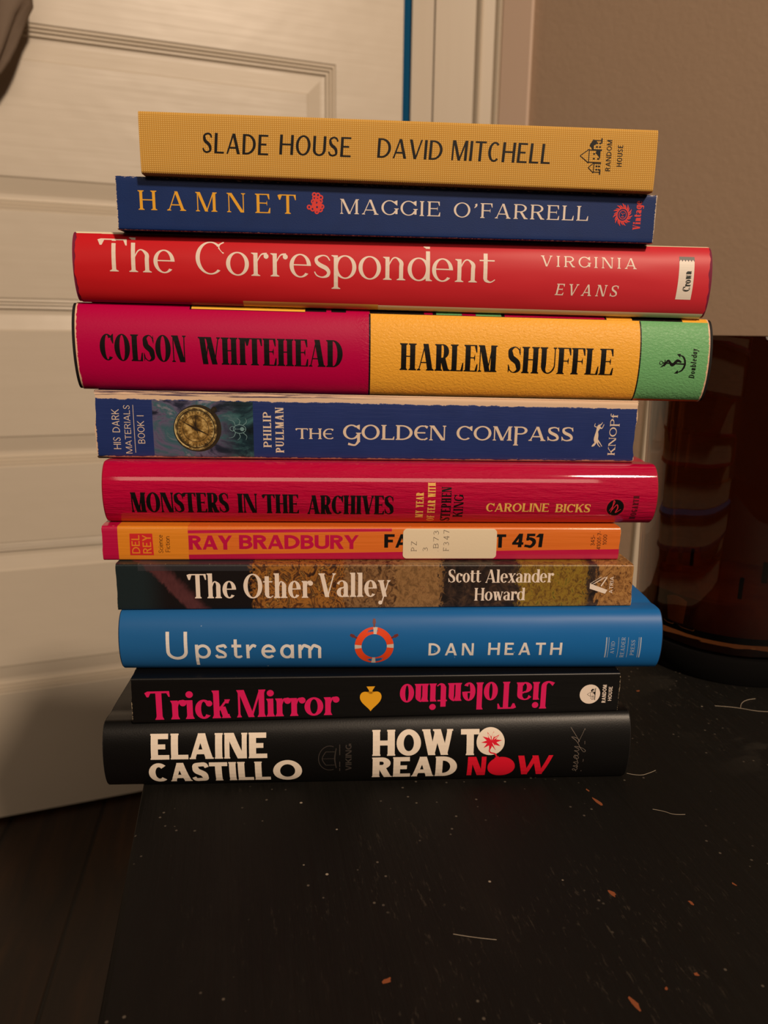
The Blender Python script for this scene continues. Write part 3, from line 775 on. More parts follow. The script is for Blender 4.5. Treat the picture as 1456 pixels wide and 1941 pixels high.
p.brush([(hx+.3, hy+2.2, .8), (hx+1.4, hy+1, .4), (hx+2.4, hy-.4, .25)]); p.brush([(hx+.2, hy+1.6, .7), (hx+.8, hy+.2, .35), (hx+1.7, hy-.6, .2)])
p.brush([(hx+.8, hy+7.4, .9), (hx+1.8, hy+7, .35), (hx+2.6, hy+8.6, .25)]); p.brush([(hx+.4, hy+8, .9), (hx+1.4, hy+8.6, .35), (hx+1.9, hy+9.4, .2)])
p.brush([(hx-.1, hy+7.4, .3), (hx-1.3, hy+7.8, .3), (hx-1.1, hy+9, .15)])
set_text(p, 'KNOPf', 98.4, 101.4, 3, 20, F(T=.19, t=.08, e=.08, st=.05, br=.03, gap=.12, al=.2, unc=True), 90)
b.ink('publisher_mark', p, sand, cov)

# ---- 6 glossy pink-red jacket
t = NT('glossy_crimson_jacket'); u, v, uvv = t.uv()
c = t.mix(t.noise(uvv, .03, 2), lin((190, 0, 62)), lin((182, 0, 56)))
wob = t.noise(t.scaled(uvv, (.05, .4, 1)), 1, 5, .7)
t.bump(wob, .9, .0009)
m_ = t.fin(c, .5, .1); t.b.inputs['Coat Weight'].default_value = 1.0; t.b.inputs['Coat Roughness'].default_value = .045
b, jk = hardcover('monsters', 'glossy crimson hardcover with black condensed title, right under the worn blue paperback', .15, m_, (150, 20, 40), seed=2)
cond = F(T=.2, t=.06, e=.035, st=.04, br=.08, gap=.02, al=.2)
b.text('title_lettering', [('MONSTERS', -99.7, -62, 5, 13.1), ('IN', -58.7, -51.6, 4.9, 12.8), ('THE', -48.5, -34.8, 4.7, 12.6), ('ARCHIVES', -31.4, 2.2, 4.4, 12.3)], blackink, jk, cond)
paley = ink('pale_yellow_ink', (240, 190, 96))
cn2 = F(T=.17, t=.08, e=.05, st=.05, br=.03, gap=.06, al=.18, sp=.25)
b.text('subtitle_lettering', [('MY YEAR', 11.7, 14.7, 2.9, 13.6, 90), ('OF FEAR WITH', 16.4, 19.4, 1.2, 17.2, 90)], paley, jk, cn2, label='pale yellow upright subtitle')
b.text('subtitle_lettering', [('STEPHEN', 21.9, 25.8, 1.3, 15.9, 90), ('KING', 26.9, 30.8, 3.2, 12.6, 90)], blackink, jk, cn2, label='black upright subtitle')
b.text('author_lettering', [('CAROLINE', 40.1, 65.6, 5.8, 9.4), ('BICKS', 68.5, 82.8, 5.6, 9.2)], paley, jk, F(T=.22, t=.1, e=.05, st=.05, br=.06, gap=.07, al=.2))
p = Pen(); p.disc(93.2, 7.7, 3.5, n=40); b.ink('publisher_mark', p, blackink, jk, .045)
p = Pen(); p.ring(93.2, 7.7, 3.95, 3.95, .14, .14, n=48); p.brush([(90.9, 6.3, .2), (92.6, 9.8, .3), (92.2, 10.6, .3), (92, 8, .4), (91.6, 5.6, .3)]); p.brush([(91.9, 6.6, .3), (93.6, 9, .35), (94.2, 7.6, .5), (93.6, 5.6, .4), (95.6, 7, .2)])
b.ink('emblem_line', p, ink('crimson_line_ink', (214, 40, 60)), jk, .06)
p = Pen(); set_text(p, 'HOGARTH', 100.2, 102.6, 2.6, 12.8, F(T=.22, t=.1, e=.05, st=.05, gap=.1), 90)
b.ink('publisher_lettering', p, ink('dark_crimson_ink', (84, 8, 24)), jk)

# ---- 7 orange paperback with library label
t = NT('orange_cover'); u, v, uvv = t.uv()
org = t.mix(t.noise(t.scaled(uvv, (.03, .3, 1)), 1, 3), lin((226, 120, 42)), lin((216, 108, 36)))
amb = lin((226, 138, 36)); pk = lin((188, 8, 70))
c = t.zones(org, [(-120, -97.2, -5, 30, 0, pk), (-97.2, -70.2, -5, 30, 0, amb), (-70.2, 110, -5, 3.4, .0135, pk), (-70.2, 10, 12.0, 13.2, .012, pk)])
c, f = wear(t, c, 13.9, 207, -.1, -.2, .1, 1.0, lin((226, 170, 120)), (.6, 1, 1))
t.bump(t.noise(t.scaled(uvv, (.03, .6, 1)), 1, 3), .3, .0006)
m_ = t.fin(c, .4, .5); t.b.inputs['Coat Weight'].default_value = .5; t.b.inputs['Coat Roughness'].default_value = .12
b = Book('fahr', 'paperback_book', 'thin orange and pink paperback with white library label on its spine', .135, False)
b.r = .0011
cov = b.shell('cover', m_, b.root, 0, .0004, n=40, ragged=.0005, seed=8)
b.pages((214, 188, 146), .0006, .0008, .0008, .001)
pinkink = ink('raspberry_ink', (188, 8, 70))
bold = F(T=.27, t=.2, xh=.7, gap=.06)
b.text('author_lettering', [('RAY', -70, -53.2, 4.6, 10.4), ('BRADBURY', -50.4, -3.3, 4.85, 10.6)], pinkink, cov, bold)
b.text('title_lettering', [('FAHRENHEIT', 7, 56, 5.4, 11), ('451', 58.7, 71.4, 5.6, 11.3, 0, F(T=.26, t=.18, gap=.06, slant=.08))], blackink, cov, bold)
p = Pen(); p.quad((-92.8, 2.3), (-83.7, 2.3), (-83.9, 11.1), (-92.6, 11.1), 6); b.ink('publisher_mark', p, ink('tomato_red_ink', (206, 40, 44)), cov, .045, 'red square with amber letters')
p = Pen(); set_text(p, 'DEL', -92, -88.9, 3, 10.5, F(T=.16, t=.13, gap=.12), 90); set_text(p, 'REY', -87.8, -84.5, 3, 10.5, F(T=.16, t=.13, gap=.12), 90)
b.ink('mark_lettering', p, ink('amber_ink', (226, 138, 36)), cov, .07)
p = Pen(); set_text(p, 'Science', -81.8, -80, 3.2, 10.6, F(T=.1, t=.09, gap=.08), 90); set_text(p, 'Fiction', -79.1, -77.3, 3.6, 10, F(T=.1, t=.09, gap=.08), 90)
set_text(p, '345-', 91.2, 92.8, 6.2, 10.8, F(T=.12, t=.1, gap=.12), 90); set_text(p, '41001-7-', 93.8, 95.4, 4.7, 12.3, F(T=.12, t=.1, gap=.12), 90); set_text(p, '1000', 96.2, 97.8, 6.7, 10.9, F(T=.12, t=.1, gap=.12), 90)
b.ink('small_print', p, ink('dark_brown_ink', (50, 24, 14)), cov)
# library label: a thin sticker with rounded lower corners
V, Fc = [], []
def rr(x0, y0, x1, y1, r_):
    o_ = []
    for cx_, cy_, a0 in ((x1-r_, y1-r_, 0), (x0+r_, y1-r_, 90), (x0+r_, y0+r_, 180), (x1-r_, y0+r_, 270)):
        for k in range(7): a = radians(a0+15*k); o_.append((cx_+r_*cos(a), cy_+r_*sin(a)))
    return o_
o_ = rr(14.5, .85, 52.4, 13.2, 1.6); n_ = len(o_)
rows = sorted(set([round(y, 3) for x, y in o_]+[2.4+k*1.2 for k in range(8)]))
def span(y):
    d_ = max(0, 2.45-y, y-11.6); return 1.6-sqrt(max(0, 1.6**2-d_*d_)) if d_ > 0 else 0
V, Fc = [], []
for y in rows:
    a_ = span(y); V += [b.surf(14.5+a_, y, .16), b.surf(52.4-a_, y, .16), b.surf(14.5+a_, y, .0), b.surf(52.4-a_, y, .0)]
for k in range(len(rows)-1):
    i = 4*k; Fc += [(i, i+1, i+5, i+4), (i, i+4, i+6, i+2), (i+1, i+3, i+7, i+5)]
Fc += [(0, 2, 3, 1), (4*len(rows)-4, 4*len(rows)-3, 4*len(rows)-1, 4*len(rows)-2)]
t = NT('label_paper'); t.bump(t.noise(t.obj(), 900, 3), .2, .0001)
sticker = tag(link('library_label', V, Fc, t.fin(lin((228, 212, 184)), .6, .3), cov), 'white paper call number label')
tyw = F(T=.09, t=.07, e=.09, st=.06, gap=.42, al=.14)
p = Pen()
set_text(p, 'PZ', 17.8, 20, 3.9, 8.1, tyw, 90); set_text(p, '3', 22.5, 24.5, 3.9, 5.7, tyw, 90); set_text(p, '.B73', 26.7, 28.8, 3.7, 12.6, tyw, 90); set_text(p, 'F347', 30.8, 33, 4, 12.8, tyw, 90)
lt = b.ink('call_number', p, ink('typewriter_grey', (104, 92, 84)), cov, .2)

# ---- 8 landscape paperback
t = NT('painted_landscape_cover'); u, v, uvv = t.uv()
n1 = t.noise(t.scaled(uvv, (.16, .12, 1)), 1, 6, .65, 2.0)
n2 = t.noise(t.scaled(uvv, (.5, .35, 1)), 1, 5, .7, 1.0)
rock = t.ramp(n1, [(.3, (24, 14, 10)), (.42, (84, 50, 28)), (.5, (168, 110, 44)), (.58, (60, 36, 26)), (.68, (190, 140, 66))])
vill = t.ramp(n2, [(.32, (30, 20, 16)), (.46, (104, 72, 44)), (.58, (150, 112, 72)), (.66, (60, 40, 30)), (.72, (176, 70, 40))])
dark = t.ramp(n1, [(.3, (14, 11, 11)), (.5, (46, 34, 30)), (.7, (84, 62, 46))])
tree = t.ramp(n2, [(.3, (50, 34, 14)), (.45, (120, 88, 32)), (.55, (150, 120, 40)), (.68, (70, 72, 26))])
bark = t.ramp(t.noise(t.scaled(uvv, (.35, .25, 1)), 1, 5, .7, 2.5), [(.36, (60, 32, 16)), (.48, (150, 104, 56)), (.62, (176, 130, 74))])
c = t.mix(t.sstep(u, -94, -82), lin((26, 38, 42)), lin((20, 14, 15)))
dg = t.math('ADD', u, t.math('ADD', t.math('MULTIPLY', v, .95), t.math('MULTIPLY', n1, 6)))
st_ = t.math('MULTIPLY', t.sstep(dg, -73, -71), t.sstep(dg, -62, -67))
c = t.mix(st_, c, t.mix(t.noise(t.scaled(uvv, (.9, .3, 1)), 1, 3), lin((66, 34, 38)), lin((96, 54, 56))))
eu = t.math('ADD', u, t.math('MULTIPLY', t.math('SUBTRACT', n2, .5), 14))
for u0, col in ((-50, rock), (-14, vill), (6, t.mix(.35, vill, lin((164, 124, 76)))), (25, dark), (56, tree), (84, dark), (88, bark)):
    c = t.mix(t.sstep(eu, u0-.8, u0+.8), c, col)
c = t.mix(t.math('MULTIPLY', t.box(-94, -50, 15.6, 40), .5), c, lin((60, 60, 66)))
c, f = wear(t, c, 18.1, 205.5, -.15, -.3, .15, 1.0, lin((210, 196, 160)), (.7, 1, 1))
t.bump(n2, .15, .0003)
b = Book('other', 'paperback_book', 'dark landscape-printed paperback with cream title, resting on the bright blue hardcover', .14, False)
cov = b.shell('cover', t.fin(c, .4, .5), b.root, 0, .0004, n=40, ragged=.0005, seed=4)
b.pages((222, 200, 160), .0005, .0005, .0006, .0008)
val = F(T=.165, t=.05, e=.045, st=.035, br=.05, xh=.7, gap=.035, al=.24, asc=1.02)
b.text('title_lettering', [('The', -74.5, -56.5, 4.7, 14.7), ('Other', -53.6, -26.9, 4.6, 14.6), ('Valley', -24.2, 3.2, 4.85, 14.7)], white, cov, val)
b.text('author_lettering', [('Scott', 27.3, 40.5, 10.6, 16.1), ('Alexander', 42.3, 69.5, 10.4, 15.9), ('Howard', 38.1, 58.5, 2.9, 8.2)], white, cov, F(T=.17, t=.05, e=.05, st=.035, br=.05, xh=.7, gap=.03, al=.2))
p = Pen(); p.quad((85, 9.8), (85, 7.6), (91.5, 5.4), (92.4, 7.0), 5)
p.line(85, 9.7, 89.5, 12.6, .18); p.line(85.4, 9, 91, 12.6, .18); p.line(86.5, 9.6, 92, 12.7, .18); p.line(89.6, 8.6, 91.8, 12.3, .5)
set_text(p, 'ATRIA', 93.1, 94.6, 5.6, 12.6, F(T=.17, t=.13, gap=.2), 90)
b.ink('publisher_mark', p, white, cov)

# ---- 9 bright blue jacket
t = NT('bright_blue_jacket'); u, v, uvv = t.uv()
c = t.mix(t.sstep(u, -110, 110), lin((34, 98, 160)), lin((26, 104, 176)))
c = t.mix(t.sstep(t.voro(uvv, .12), .045, .03), c, lin((130, 160, 190)))
t.bump(t.noise(t.scaled(uvv, (.02, .05, 1)), 1, 2), .4, .001)
b, jk = hardcover('upstream', 'bright blue hardcover with white thin title and orange life ring, above the two black books', .152, t.fin(c, .42, .22), (20, 40, 70), seed=7)
w2 = ink('white_ink', (232, 226, 222))
geo = F(T=.115, t=.11, xh=.57, gap=.16, geo=True)
b.text('title_lettering', [('U', -89.4, -81.1, 5.7, 17.5), ('pstream', -78.2, -29, 6.3, 17.0)], w2, jk, geo)
b.text('author_lettering', [('DAN', 13.5, 31.5, 7.5, 12.9), ('HEATH', 37.3, 67, 7.65, 13.1)], w2, jk, F(T=.18, t=.16, gap=.36))
p = Pen(); cx, cy = -8.1, 11.6
p.ring(cx, cy, 7.7, 7.7, 2.7, 2.7, n=60); ring_o = b.ink('life_ring_picture', p, ink('orange_red_ink', (232, 74, 30)), jk, .045, 'orange life ring printed on the blue spine')
p = Pen()
for a0 in (80, 175, 262, 355): p.ring(cx, cy, 7.7, 7.7, 2.7, 2.7, a0, a0+13)
b.ink('life_ring_bands', p, ink('grey_white_ink', (206, 196, 188)), jk, .06)
p = Pen()
for a in (90, 153, 27):
    a = radians(a); d_ = (cos(a), sin(a))
    p.brush([(cx+7.6*d_[0], cy+7.6*d_[1], .7), (cx+8.8*d_[0], cy+8.8*d_[1], .8), (cx+9.2*d_[0], cy+9.2*d_[1], 1.3), (cx+10.6*d_[0], cy+10.6*d_[1], .9)])
b.ink('wheel_handles', p, ink('dark_red_brown_ink', (108, 44, 44)), jk, .06)
p = Pen()
for x, wd in ((84.8, .5), (85.75, .2), (89.7, .16), (93.6, .16), (97.9, .2), (98.7, .5)): p.quad((x-wd/2, 6.4), (x+wd/2, 6.4), (x+wd/2, 15.3), (x-wd/2, 15.3), 8)
avs = F(T=.16, t=.07, e=.08, st=.05, gap=.16, al=.2)
set_text(p, 'AVID', 86.7, 88.2, 8.1, 13.6, avs, 90); set_text(p, 'READER', 90.8, 92.4, 6.4, 15.3, avs, 90); set_text(p, 'PRESS', 94.8, 96.4, 7.4, 14.2, avs, 90)
b.ink('publisher_mark', p, ink('pale_blue_ink', (160, 176, 198)), jk)

# ---- 10 thin black paperback
t = NT('black_paperback_cover'); u, v, uvv = t.uv()
c, f = wear(t, lin((8, 7, 7)), 17.8, 194.7, -.35, -.5, .2, 1.6, lin((200, 180, 150)), (.8, 1.2, 1))
t.bump(t.noise(t.scaled(uvv, (.03, .2, 1)), 1, 3), .3, .0005)
b = Book('trick', 'paperback_book', 'thin black paperback with hot pink lettering and yellow spade', .13, False)
cov = b.shell('cover', t.fin(c, .4, .5), b.root, 0, .0004, n=40, ragged=.0006, seed=14)
b.pages((214, 190, 150), .0005, .0006, .0006, .0008)
hot = ink('hot_pink_ink', (224, 28, 100))
fat2 = F(T=.19, t=.07, e=.045, st=.02, br=.12, xh=.66, gap=.02, al=.2, asc=.98)
b.text('title_lettering', [('Trick', -90.9, -59.7, 1.4, 13.5), ('Mirror', -56.6, -17.4, 1.5, 13.2)], hot, cov, fat2)
b.text('author_lettering', [('Jia', 55.3, 70.6, 1.9, 13.6, 180), ('Tolentino', 9.5, 53.9, 2.2, 14.0, 180)], hot, cov, F(T=.18, t=.055, e=.035, st=.02, br=.09, xh=.66, gap=.02, al=.2))
p = Pen(); cx, cy = -3.8, 8.1
def bez(P, n=12):
    o_ = []
    for i in range(n):
        q = i/n; o_.append(tuple((1-q)**3*P[0][j]+3*(1-q)**2*q*P[1][j]+3*(1-q)*q*q*P[2][j]+q**3*P[3][j] for j in (0, 1)))
    return o_
rt = bez([(0, -5.4), (1.2, -3.4), (4.3, -1.8), (4.3, .8)])+bez([(4.3, .8), (4.3, 3.4), (1.4, 3.7), (.6, 2)])+[(.5, 2.1), (.7, 3.6), (1.7, 5.3), (0, 5.3)]
lf = [(-x, y) for x, y in reversed(rt)]
p.strip([(cx+x, cy+y) for x, y in rt], [(cx-x, cy+y) for x, y in rt])
b.ink('spade_emblem', p, ink('spade_yellow_ink', (238, 172, 36)), cov)
p = Pen(); p.disc(85.1, 7.7, 4.2, n=40); b.ink('publisher_mark', p, white, cov, .045, 'white round emblem')
p = Pen(); house(p, 87.4, 5.0, .44); b.ink('emblem_house', p, blackink, cov, .05)
p = Pen(); set_text(p, 'RANDOM', 90.2, 91.8, 3.8, 11.6, F(T=.18, t=.15, gap=.14), 90); set_text(p, 'HOUSE', 92.7, 94.2, 4.6, 10.8, F(T=.18, t=.15, gap=.14), 90)
b.ink('publisher_lettering', p, white, cov)

# ---- 11 black jacket at the bottom
t = NT('black_jacket'); u, v, uvv = t.uv()
t.bump(t.noise(uvv, 1.6, 3), .22, .00015); t.bump(t.noise(t.scaled(uvv, (.02, .05, 1)), 1, 2), .4, .001)
b, jk = hardcover('howto', 'thick black hardcover with bold white and red lettering, bottom of the stack', .148, t.fin(lin((9, 8, 8)), .4, .35), (20, 18, 18), seed=17)
hv = F(T=.3, t=.2, xh=.7, gap=.05)
hvs = F(T=.27, t=.19, gap=.05, e=.02, st=.06, al=0)
wh = ink('bone_white_ink', (236, 222, 206))
b.text('author_lettering', [('ELAINE', -87, -42, 14.2, 24.4), ('CASTILL', -88.2, -41, 3.0, 12.6), ('O', -39.2, -27.7, 2.8, 13.0)], wh, jk, hvs)
b.text('title_lettering', [('HOW', .4, 32.8, 14.3, 24.8), ('T', 36, 43.5, 14, 24.7), ('READ', .4, 34.8, 3.4, 13.6)], wh, jk, hvs, label='white title letters')
p = Pen(); p.disc(48, 19.6, 5.7, n=48); b.ink('title_disc', p, wh, jk, .06, 'white disc standing for the letter O')
crim = ink('bright_red_ink', (222, 20, 48))
p = Pen()
pts = []
for k in range(20):
    a = 2*pi*k/20+.1; rr_ = 4.1 if k % 2 == 0 else 1.9
    pts.append((48.4+rr_*cos(a)*1.05, 19.8+rr_*sin(a)))
for k in range(20): p.poly([(48.4, 19.8), pts[k], pts[(k+1) % 20]])
p.brush([(48.3, 17.6, .5), (47.6, 16, .5), (48.2, 15, .55), (50, 14.4, .6), (50.8, 12.8, .7)])
p.disc(52.9, 8.1, 5.6, 4.9, n=40); p.quad((50.2, 11.2), (52, 12), (51.4, 13.4), (49.8, 12.6), 2)
set_text(p, 'N', 39.1, 46.6, 3.6, 13.2, F(T=.26, t=.2, gap=.05)); set_text(p, 'W', 58.6, 72.9, 3.6, 13.4, F(T=.24, t=.18, gap=.05, slant=.1))
b.ink('title_lettering', p, crim, jk, .08, 'red title letters with a bomb and a spark')
p = Pen(); dk = ink('embossed_dark_grey', (58, 52, 48), .35)
cx, cy = -16.6, 13.4
p.ring(cx, cy, 4.6, 5.6, .3, .3, 70, 290, 30); p.line(cx+4, cy-6, cx+4, cy+6, .35); p.brush([(cx+2.6, cy-4.5, .3), (cx+2, cy, .5), (cx+2.6, cy+4.5, .3)])
p.brush([(cx-1.6, cy-3, .3), (cx-3, cy, .3), (cx-1.6, cy+3, .3)]); p.line(cx-1.6, cy-3, cx+2, cy-3, .25); p.line(cx-1.6, cy+3, cx+2, cy+3, .25); p.line(cx-3, cy, cx+2, cy, .2)
set_text(p, 'VIKING', -10.3, -7.9, 7.6, 19.7, F(T=.22, t=.18, gap=.12), 90)
b.ink('publisher_mark', p, dk, jk)
p = Pen(); ex, ey = 84, 5.5
SCRIPT = [[(0,.6),(1.2,1.4),(1.6,2.2),(1,2.4),(.6,1.5),(1.1,.5),(2,.6),(2.8,2),(3,2.4),(3.2,1.2),(2.8,.4),(2.2,.7),(3.6,.7),(4.6,2),(4.9,2.5),(5.1,1.3),(4.7,.4),(4.1,.7)],
          [(5,.6),(6.4,1.2),(8,2.3),(7.4,2.6),(6.6,1.6),(6.9,.6),(7.8,.9),(8.4,2.4),(8.2,1.1),(8.8,.6),(9.8,1.4)],
          [(9.8,1.4),(10.4,2.6),(10.3,1.2),(11,.7),(12.2,2.7),(12,.9),(11.2,-1.2),(10.2,-2.2),(9.8,-1.4),(11.4,0),(13.6,1.2)],
          [(13.6,1.2),(15,2.4),(16.2,4.1),(16,2.6),(15.2,1),(14.2,.8),(15.6,1.4),(18.6,3.4),(20,4.4)]]
for sp_ in SCRIPT: p.brush([(84.9-y_*.95, 4.9+x_, .2 if k_ % 2 else .14) for k_, (x_, y_) in enumerate(sp_)])
p.line(86.4, 4.8, 86.6, 24.4, .14); p.line(86.5, 24.3, 83.6, 18.4, .12)
b.ink('script_lettering', p, ink('soft_grey_ink', (120, 108, 98)), jk)

# ------------------------------------------------------------------ table
TA = Vector((-.0957, -.0231)); ta = atan2(.196, .98); e1 = Vector((cos(ta), sin(ta))); e2 = Vector((-sin(ta), cos(ta)))
table = empty('side_table', (TA.x, TA.y, -.6), ta)
tag(table, 'black painted wooden side table with scratched top under the stack of books', 'table')
t = NT('black_paint'); o = t.obj()
c = lin((13, 11, 8))
c = t.mix(t.sstep(t.noise(t.scaled(o, (26, 7, 1)), 1, 5, .65), .5, .75), c, lin((20, 17, 13)))
c = t.mix(t.math('MULTIPLY', t.sstep(t.noise(t.scaled(o, (9, 9, 1)), 1, 3), .52, .7), t.sstep(t.noise(t.scaled(o, (700, 160, 1)), 1, 4, .75), .58, .7)), c, lin((52, 46, 38)))
dust = t.math('MULTIPLY', t.sstep(t.voro(o, 210), .13, .06), t.sstep(t.noise(o, 26, 4), .5, .6))
c = t.mix(dust, c, lin((90, 82, 72)))
c = t.mix(t.sstep(t.voro(o, 75), .05, .03), c, lin((150, 138, 122)))
ol = t.n('ShaderNodeSeparateXYZ'); t.set(ol.inputs[0], o)
smear = t.math('MULTIPLY', t.sstep(t.noise(t.scaled(o, (14, 22, 1)), 1, 4, .6, 1.6), .56, .66), t.sstep(ol.outputs[0], .22, .34))
c = t.mix(t.math('MULTIPLY', smear, .35), c, lin((84, 78, 68)))
gr_ = t.noise(t.scaled(o, (420, 22, 1)), 1, 4, .65); t.bump(gr_, .5, .0006); t.bump(t.noise(o, 60, 4), .3, .0006)
paint = t.fin(c, t.math('ADD', .5, t.math('MULTIPLY', gr_, .25)), .25)
top = box_mesh('tabletop', (0, -.27, .575), (.52, .185, .6), paint, table, .002)
for x0, y0 in ((.03, -.24), (.45, -.24), (.03, .125), (.45, .125)): box_mesh('leg', (x0, y0, .0), (x0+.04, y0+.04, .56), paint, table, .002)
for lo, hi in (((.04, -.23, .49), (.48, -.21, .575)), ((.04, .135, .49), (.48, .155, .575)), ((.04, -.2, .49), (.06, .13, .575)), ((.46, -.2, .49), (.48, .13, .575))): box_mesh('apron', lo, hi, paint, table, .001)
bare = plain('bare_orange_wood', (136, 76, 46), .8, .15)
rn = random.Random(4)
for (x, y, sx, sy, rot) in [(.0855, -.0277, .0014, .0042, .3), (.0838, -.0205, .0007, .0014, .3), (.0771, -.0784, .0011, .0026, .3), (.1016, -.0822, .0008, .0017, .4), (.0712, -.1211, .0011, .0034, .2), (.1196, -.0734, .0006, .0016, .5), (.0921, -.1106, .0009, .0012, .8), (.0816, -.1156, .0007, .0009, .1), (.0029, -.114, .0022, .0011, .4), (.1329, .0673, .0014, .0009, 0)]:
    q = Vector((x, y))-TA; lx, ly = q.dot(e1), q.dot(e2)
    n_ = 9; V = []
    for k in range(n_):
        a = 2*pi*k/n_; r_ = rn.uniform(.4, .95); px_, py_ = sx*r_*cos(a), sy*r_*sin(a)
        V.append((lx+px_*cos(rot)-py_*sin(rot), ly+px_*sin(rot)+py_*cos(rot), .60008))
    link('bare_wood_chip', V, [tuple(range(n_))], bare, top)

def fiber(name, pts, rad, mat, label):
    cu = bpy.data.curves.new(name, 'CURVE'); cu.dimensions = '3D'; cu.bevel_depth = rad; cu.bevel_resolution = 1
    s_ = cu.splines.new('NURBS'); s_.points.add(len(pts)-1); s_.use_endpoint_u = True; s_.order_u = 3
    for q, p_ in zip(s_.points, pts): q.co = (*p_, 1)
    o_ = bpy.data.objects.new(name, cu); C.objects.link(o_)
    dg_ = bpy.context.evaluated_depsgraph_get(); me = bpy.data.meshes.new_from_object(o_.evaluated_get(dg_))
    bpy.data.objects.remove(o_); me.materials.append(mat)
    m_o = bpy.data.objects.new(name, me); C.objects.link(m_o)
    tag(m_o, label, 'lint', 'lint fibres on the tabletop'); return m_o
lint = plain('lint', (150, 138, 122), .9, .1)
z_ = .00025
fiber('lint_fiber', [(.1035, -.0085, z_), (.108, -.0105, z_), (.113, -.009, z_+.0006), (.1165, -.006, z_)], .00011, lint, 'curved pale lint fibre on the table at the right end of the lowest book')
fiber('lint_fiber', [(.106, -.033, z_), (.110, -.034, z_), (.113, -.0365, z_), (.1175, -.036, z_)], .0001, lint, 'short wavy lint fibre on the table right of the orange paint chip')
fiber('lint_fiber', [(.023, -.097, z_), (.030, -.0985, z_), (.036, -.0990, z_)], .0001, lint, 'straight lint fibre on the bare table in front of the stack')
fiber('lint_fiber', [(.166, .052, z_), (.176, .051, z_), (.186, .046, z_), (.196, .047, z_)], .00014, lint, 'pale lint fibre on the table in front of the amber jar')
fiber('lint_fiber', [(.178, .050, z_), (.181, .058, z_+.0005), (.190, .060, z_)], .00014, lint, 'looped lint fibre on the table closest to the amber jar')

# ------------------------------------------------------------------ amber glass candle jar
JX, JY = .2010, .1245
jar = empty('candle_jar', (JX, JY, 0)); tag(jar, 'large dark amber glass candle jar on a black base, right of the stack', 'candle jar')
def lathe(name, prof, mat, parent, n=96, wob=None):
    V, Fc = [], []
    m = len(prof)
    for i in range(n):
        a = 2*pi*i/n
        for k, (r, z) in enumerate(prof):
            rr_ = r+(wob(a, z) if wob else 0)
            V.append((rr_*cos(a), rr_*sin(a), z))
    for i in range(n):
        for k in range(m-1):
            j = (i+1) % n; Fc.append((i*m+k, j*m+k, j*m+k+1, i*m+k+1))
    o_ = link(name, V, Fc, mat, parent, smooth=True)
    bm = bmesh.new(); bm.from_mesh(o_.data)
    bmesh.ops.remove_doubles(bm, verts=bm.verts, dist=1e-6); bmesh.ops.recalc_face_normals(bm, faces=bm.faces)
    for e in bm.edges:
        if len(e.link_faces) == 2 and e.calc_face_angle(0) > radians(40): e.smooth = False
    bm.to_mesh(o_.data); bm.free(); return o_
t = NT('amber_glass')
t.bump(t.noise(t.scaled(t.obj(), (34, 34, 5)), 1, 2), .4, .003)
glass = t.fin((.25, .115, .05, 1), .03, .5, IOR=1.5); t.b.inputs['Transmission Weight'].default_value = 1
wob = lambda a, z: .0004*sin(3*a+9*z)+.00035*sin(8*a-7*z)+.0002*sin(13*a+11*z)
lathe('glass', [(0, .0146), (.046, .0146), (.0500, .0165), (.0508, .021), (.0528, .1), (.0545, .1770), (.0538, .1795), (.0522, .1797), (.0514, .177), (.0498, .1), (.0480, .026), (.044, .0215), (0, .0215)], glass, jar, wob=wob)
t = NT('amber_wax'); wx_ = t.fin(t.ramp(t.noise(t.obj(), 45, 4), [(.35, (170, 100, 44)), (.6, (206, 140, 74)), (.75, (186, 114, 54))]), .5, .4)
lathe('wax', [(0, .0222), (.0436, .0222), (.0474, .027), (.0479, .040), (.0474, .0425), (.030, .0405), (0, .0400)], wx_, jar, wob=lambda a, z: 0)
lathe('base', [(0, 0), (.0515, 0), (.0523, .001), (.0523, .0125), (.0510, .0144), (0, .0144)], plain('matte_black', (6, 5, 5), .9, .1), jar)
wick_m = plain('charred_wick', (20, 14, 10), .9, .1)
for a in (0.3, 2.4, 4.5):
    V = []; o_ = lathe('wick', [(0, .039), (.0013, .039), (.0013, .052), (0, .0525)], wick_m, jar, 10)
    o_.location = (.024*cos(a), .024*sin(a), 0)

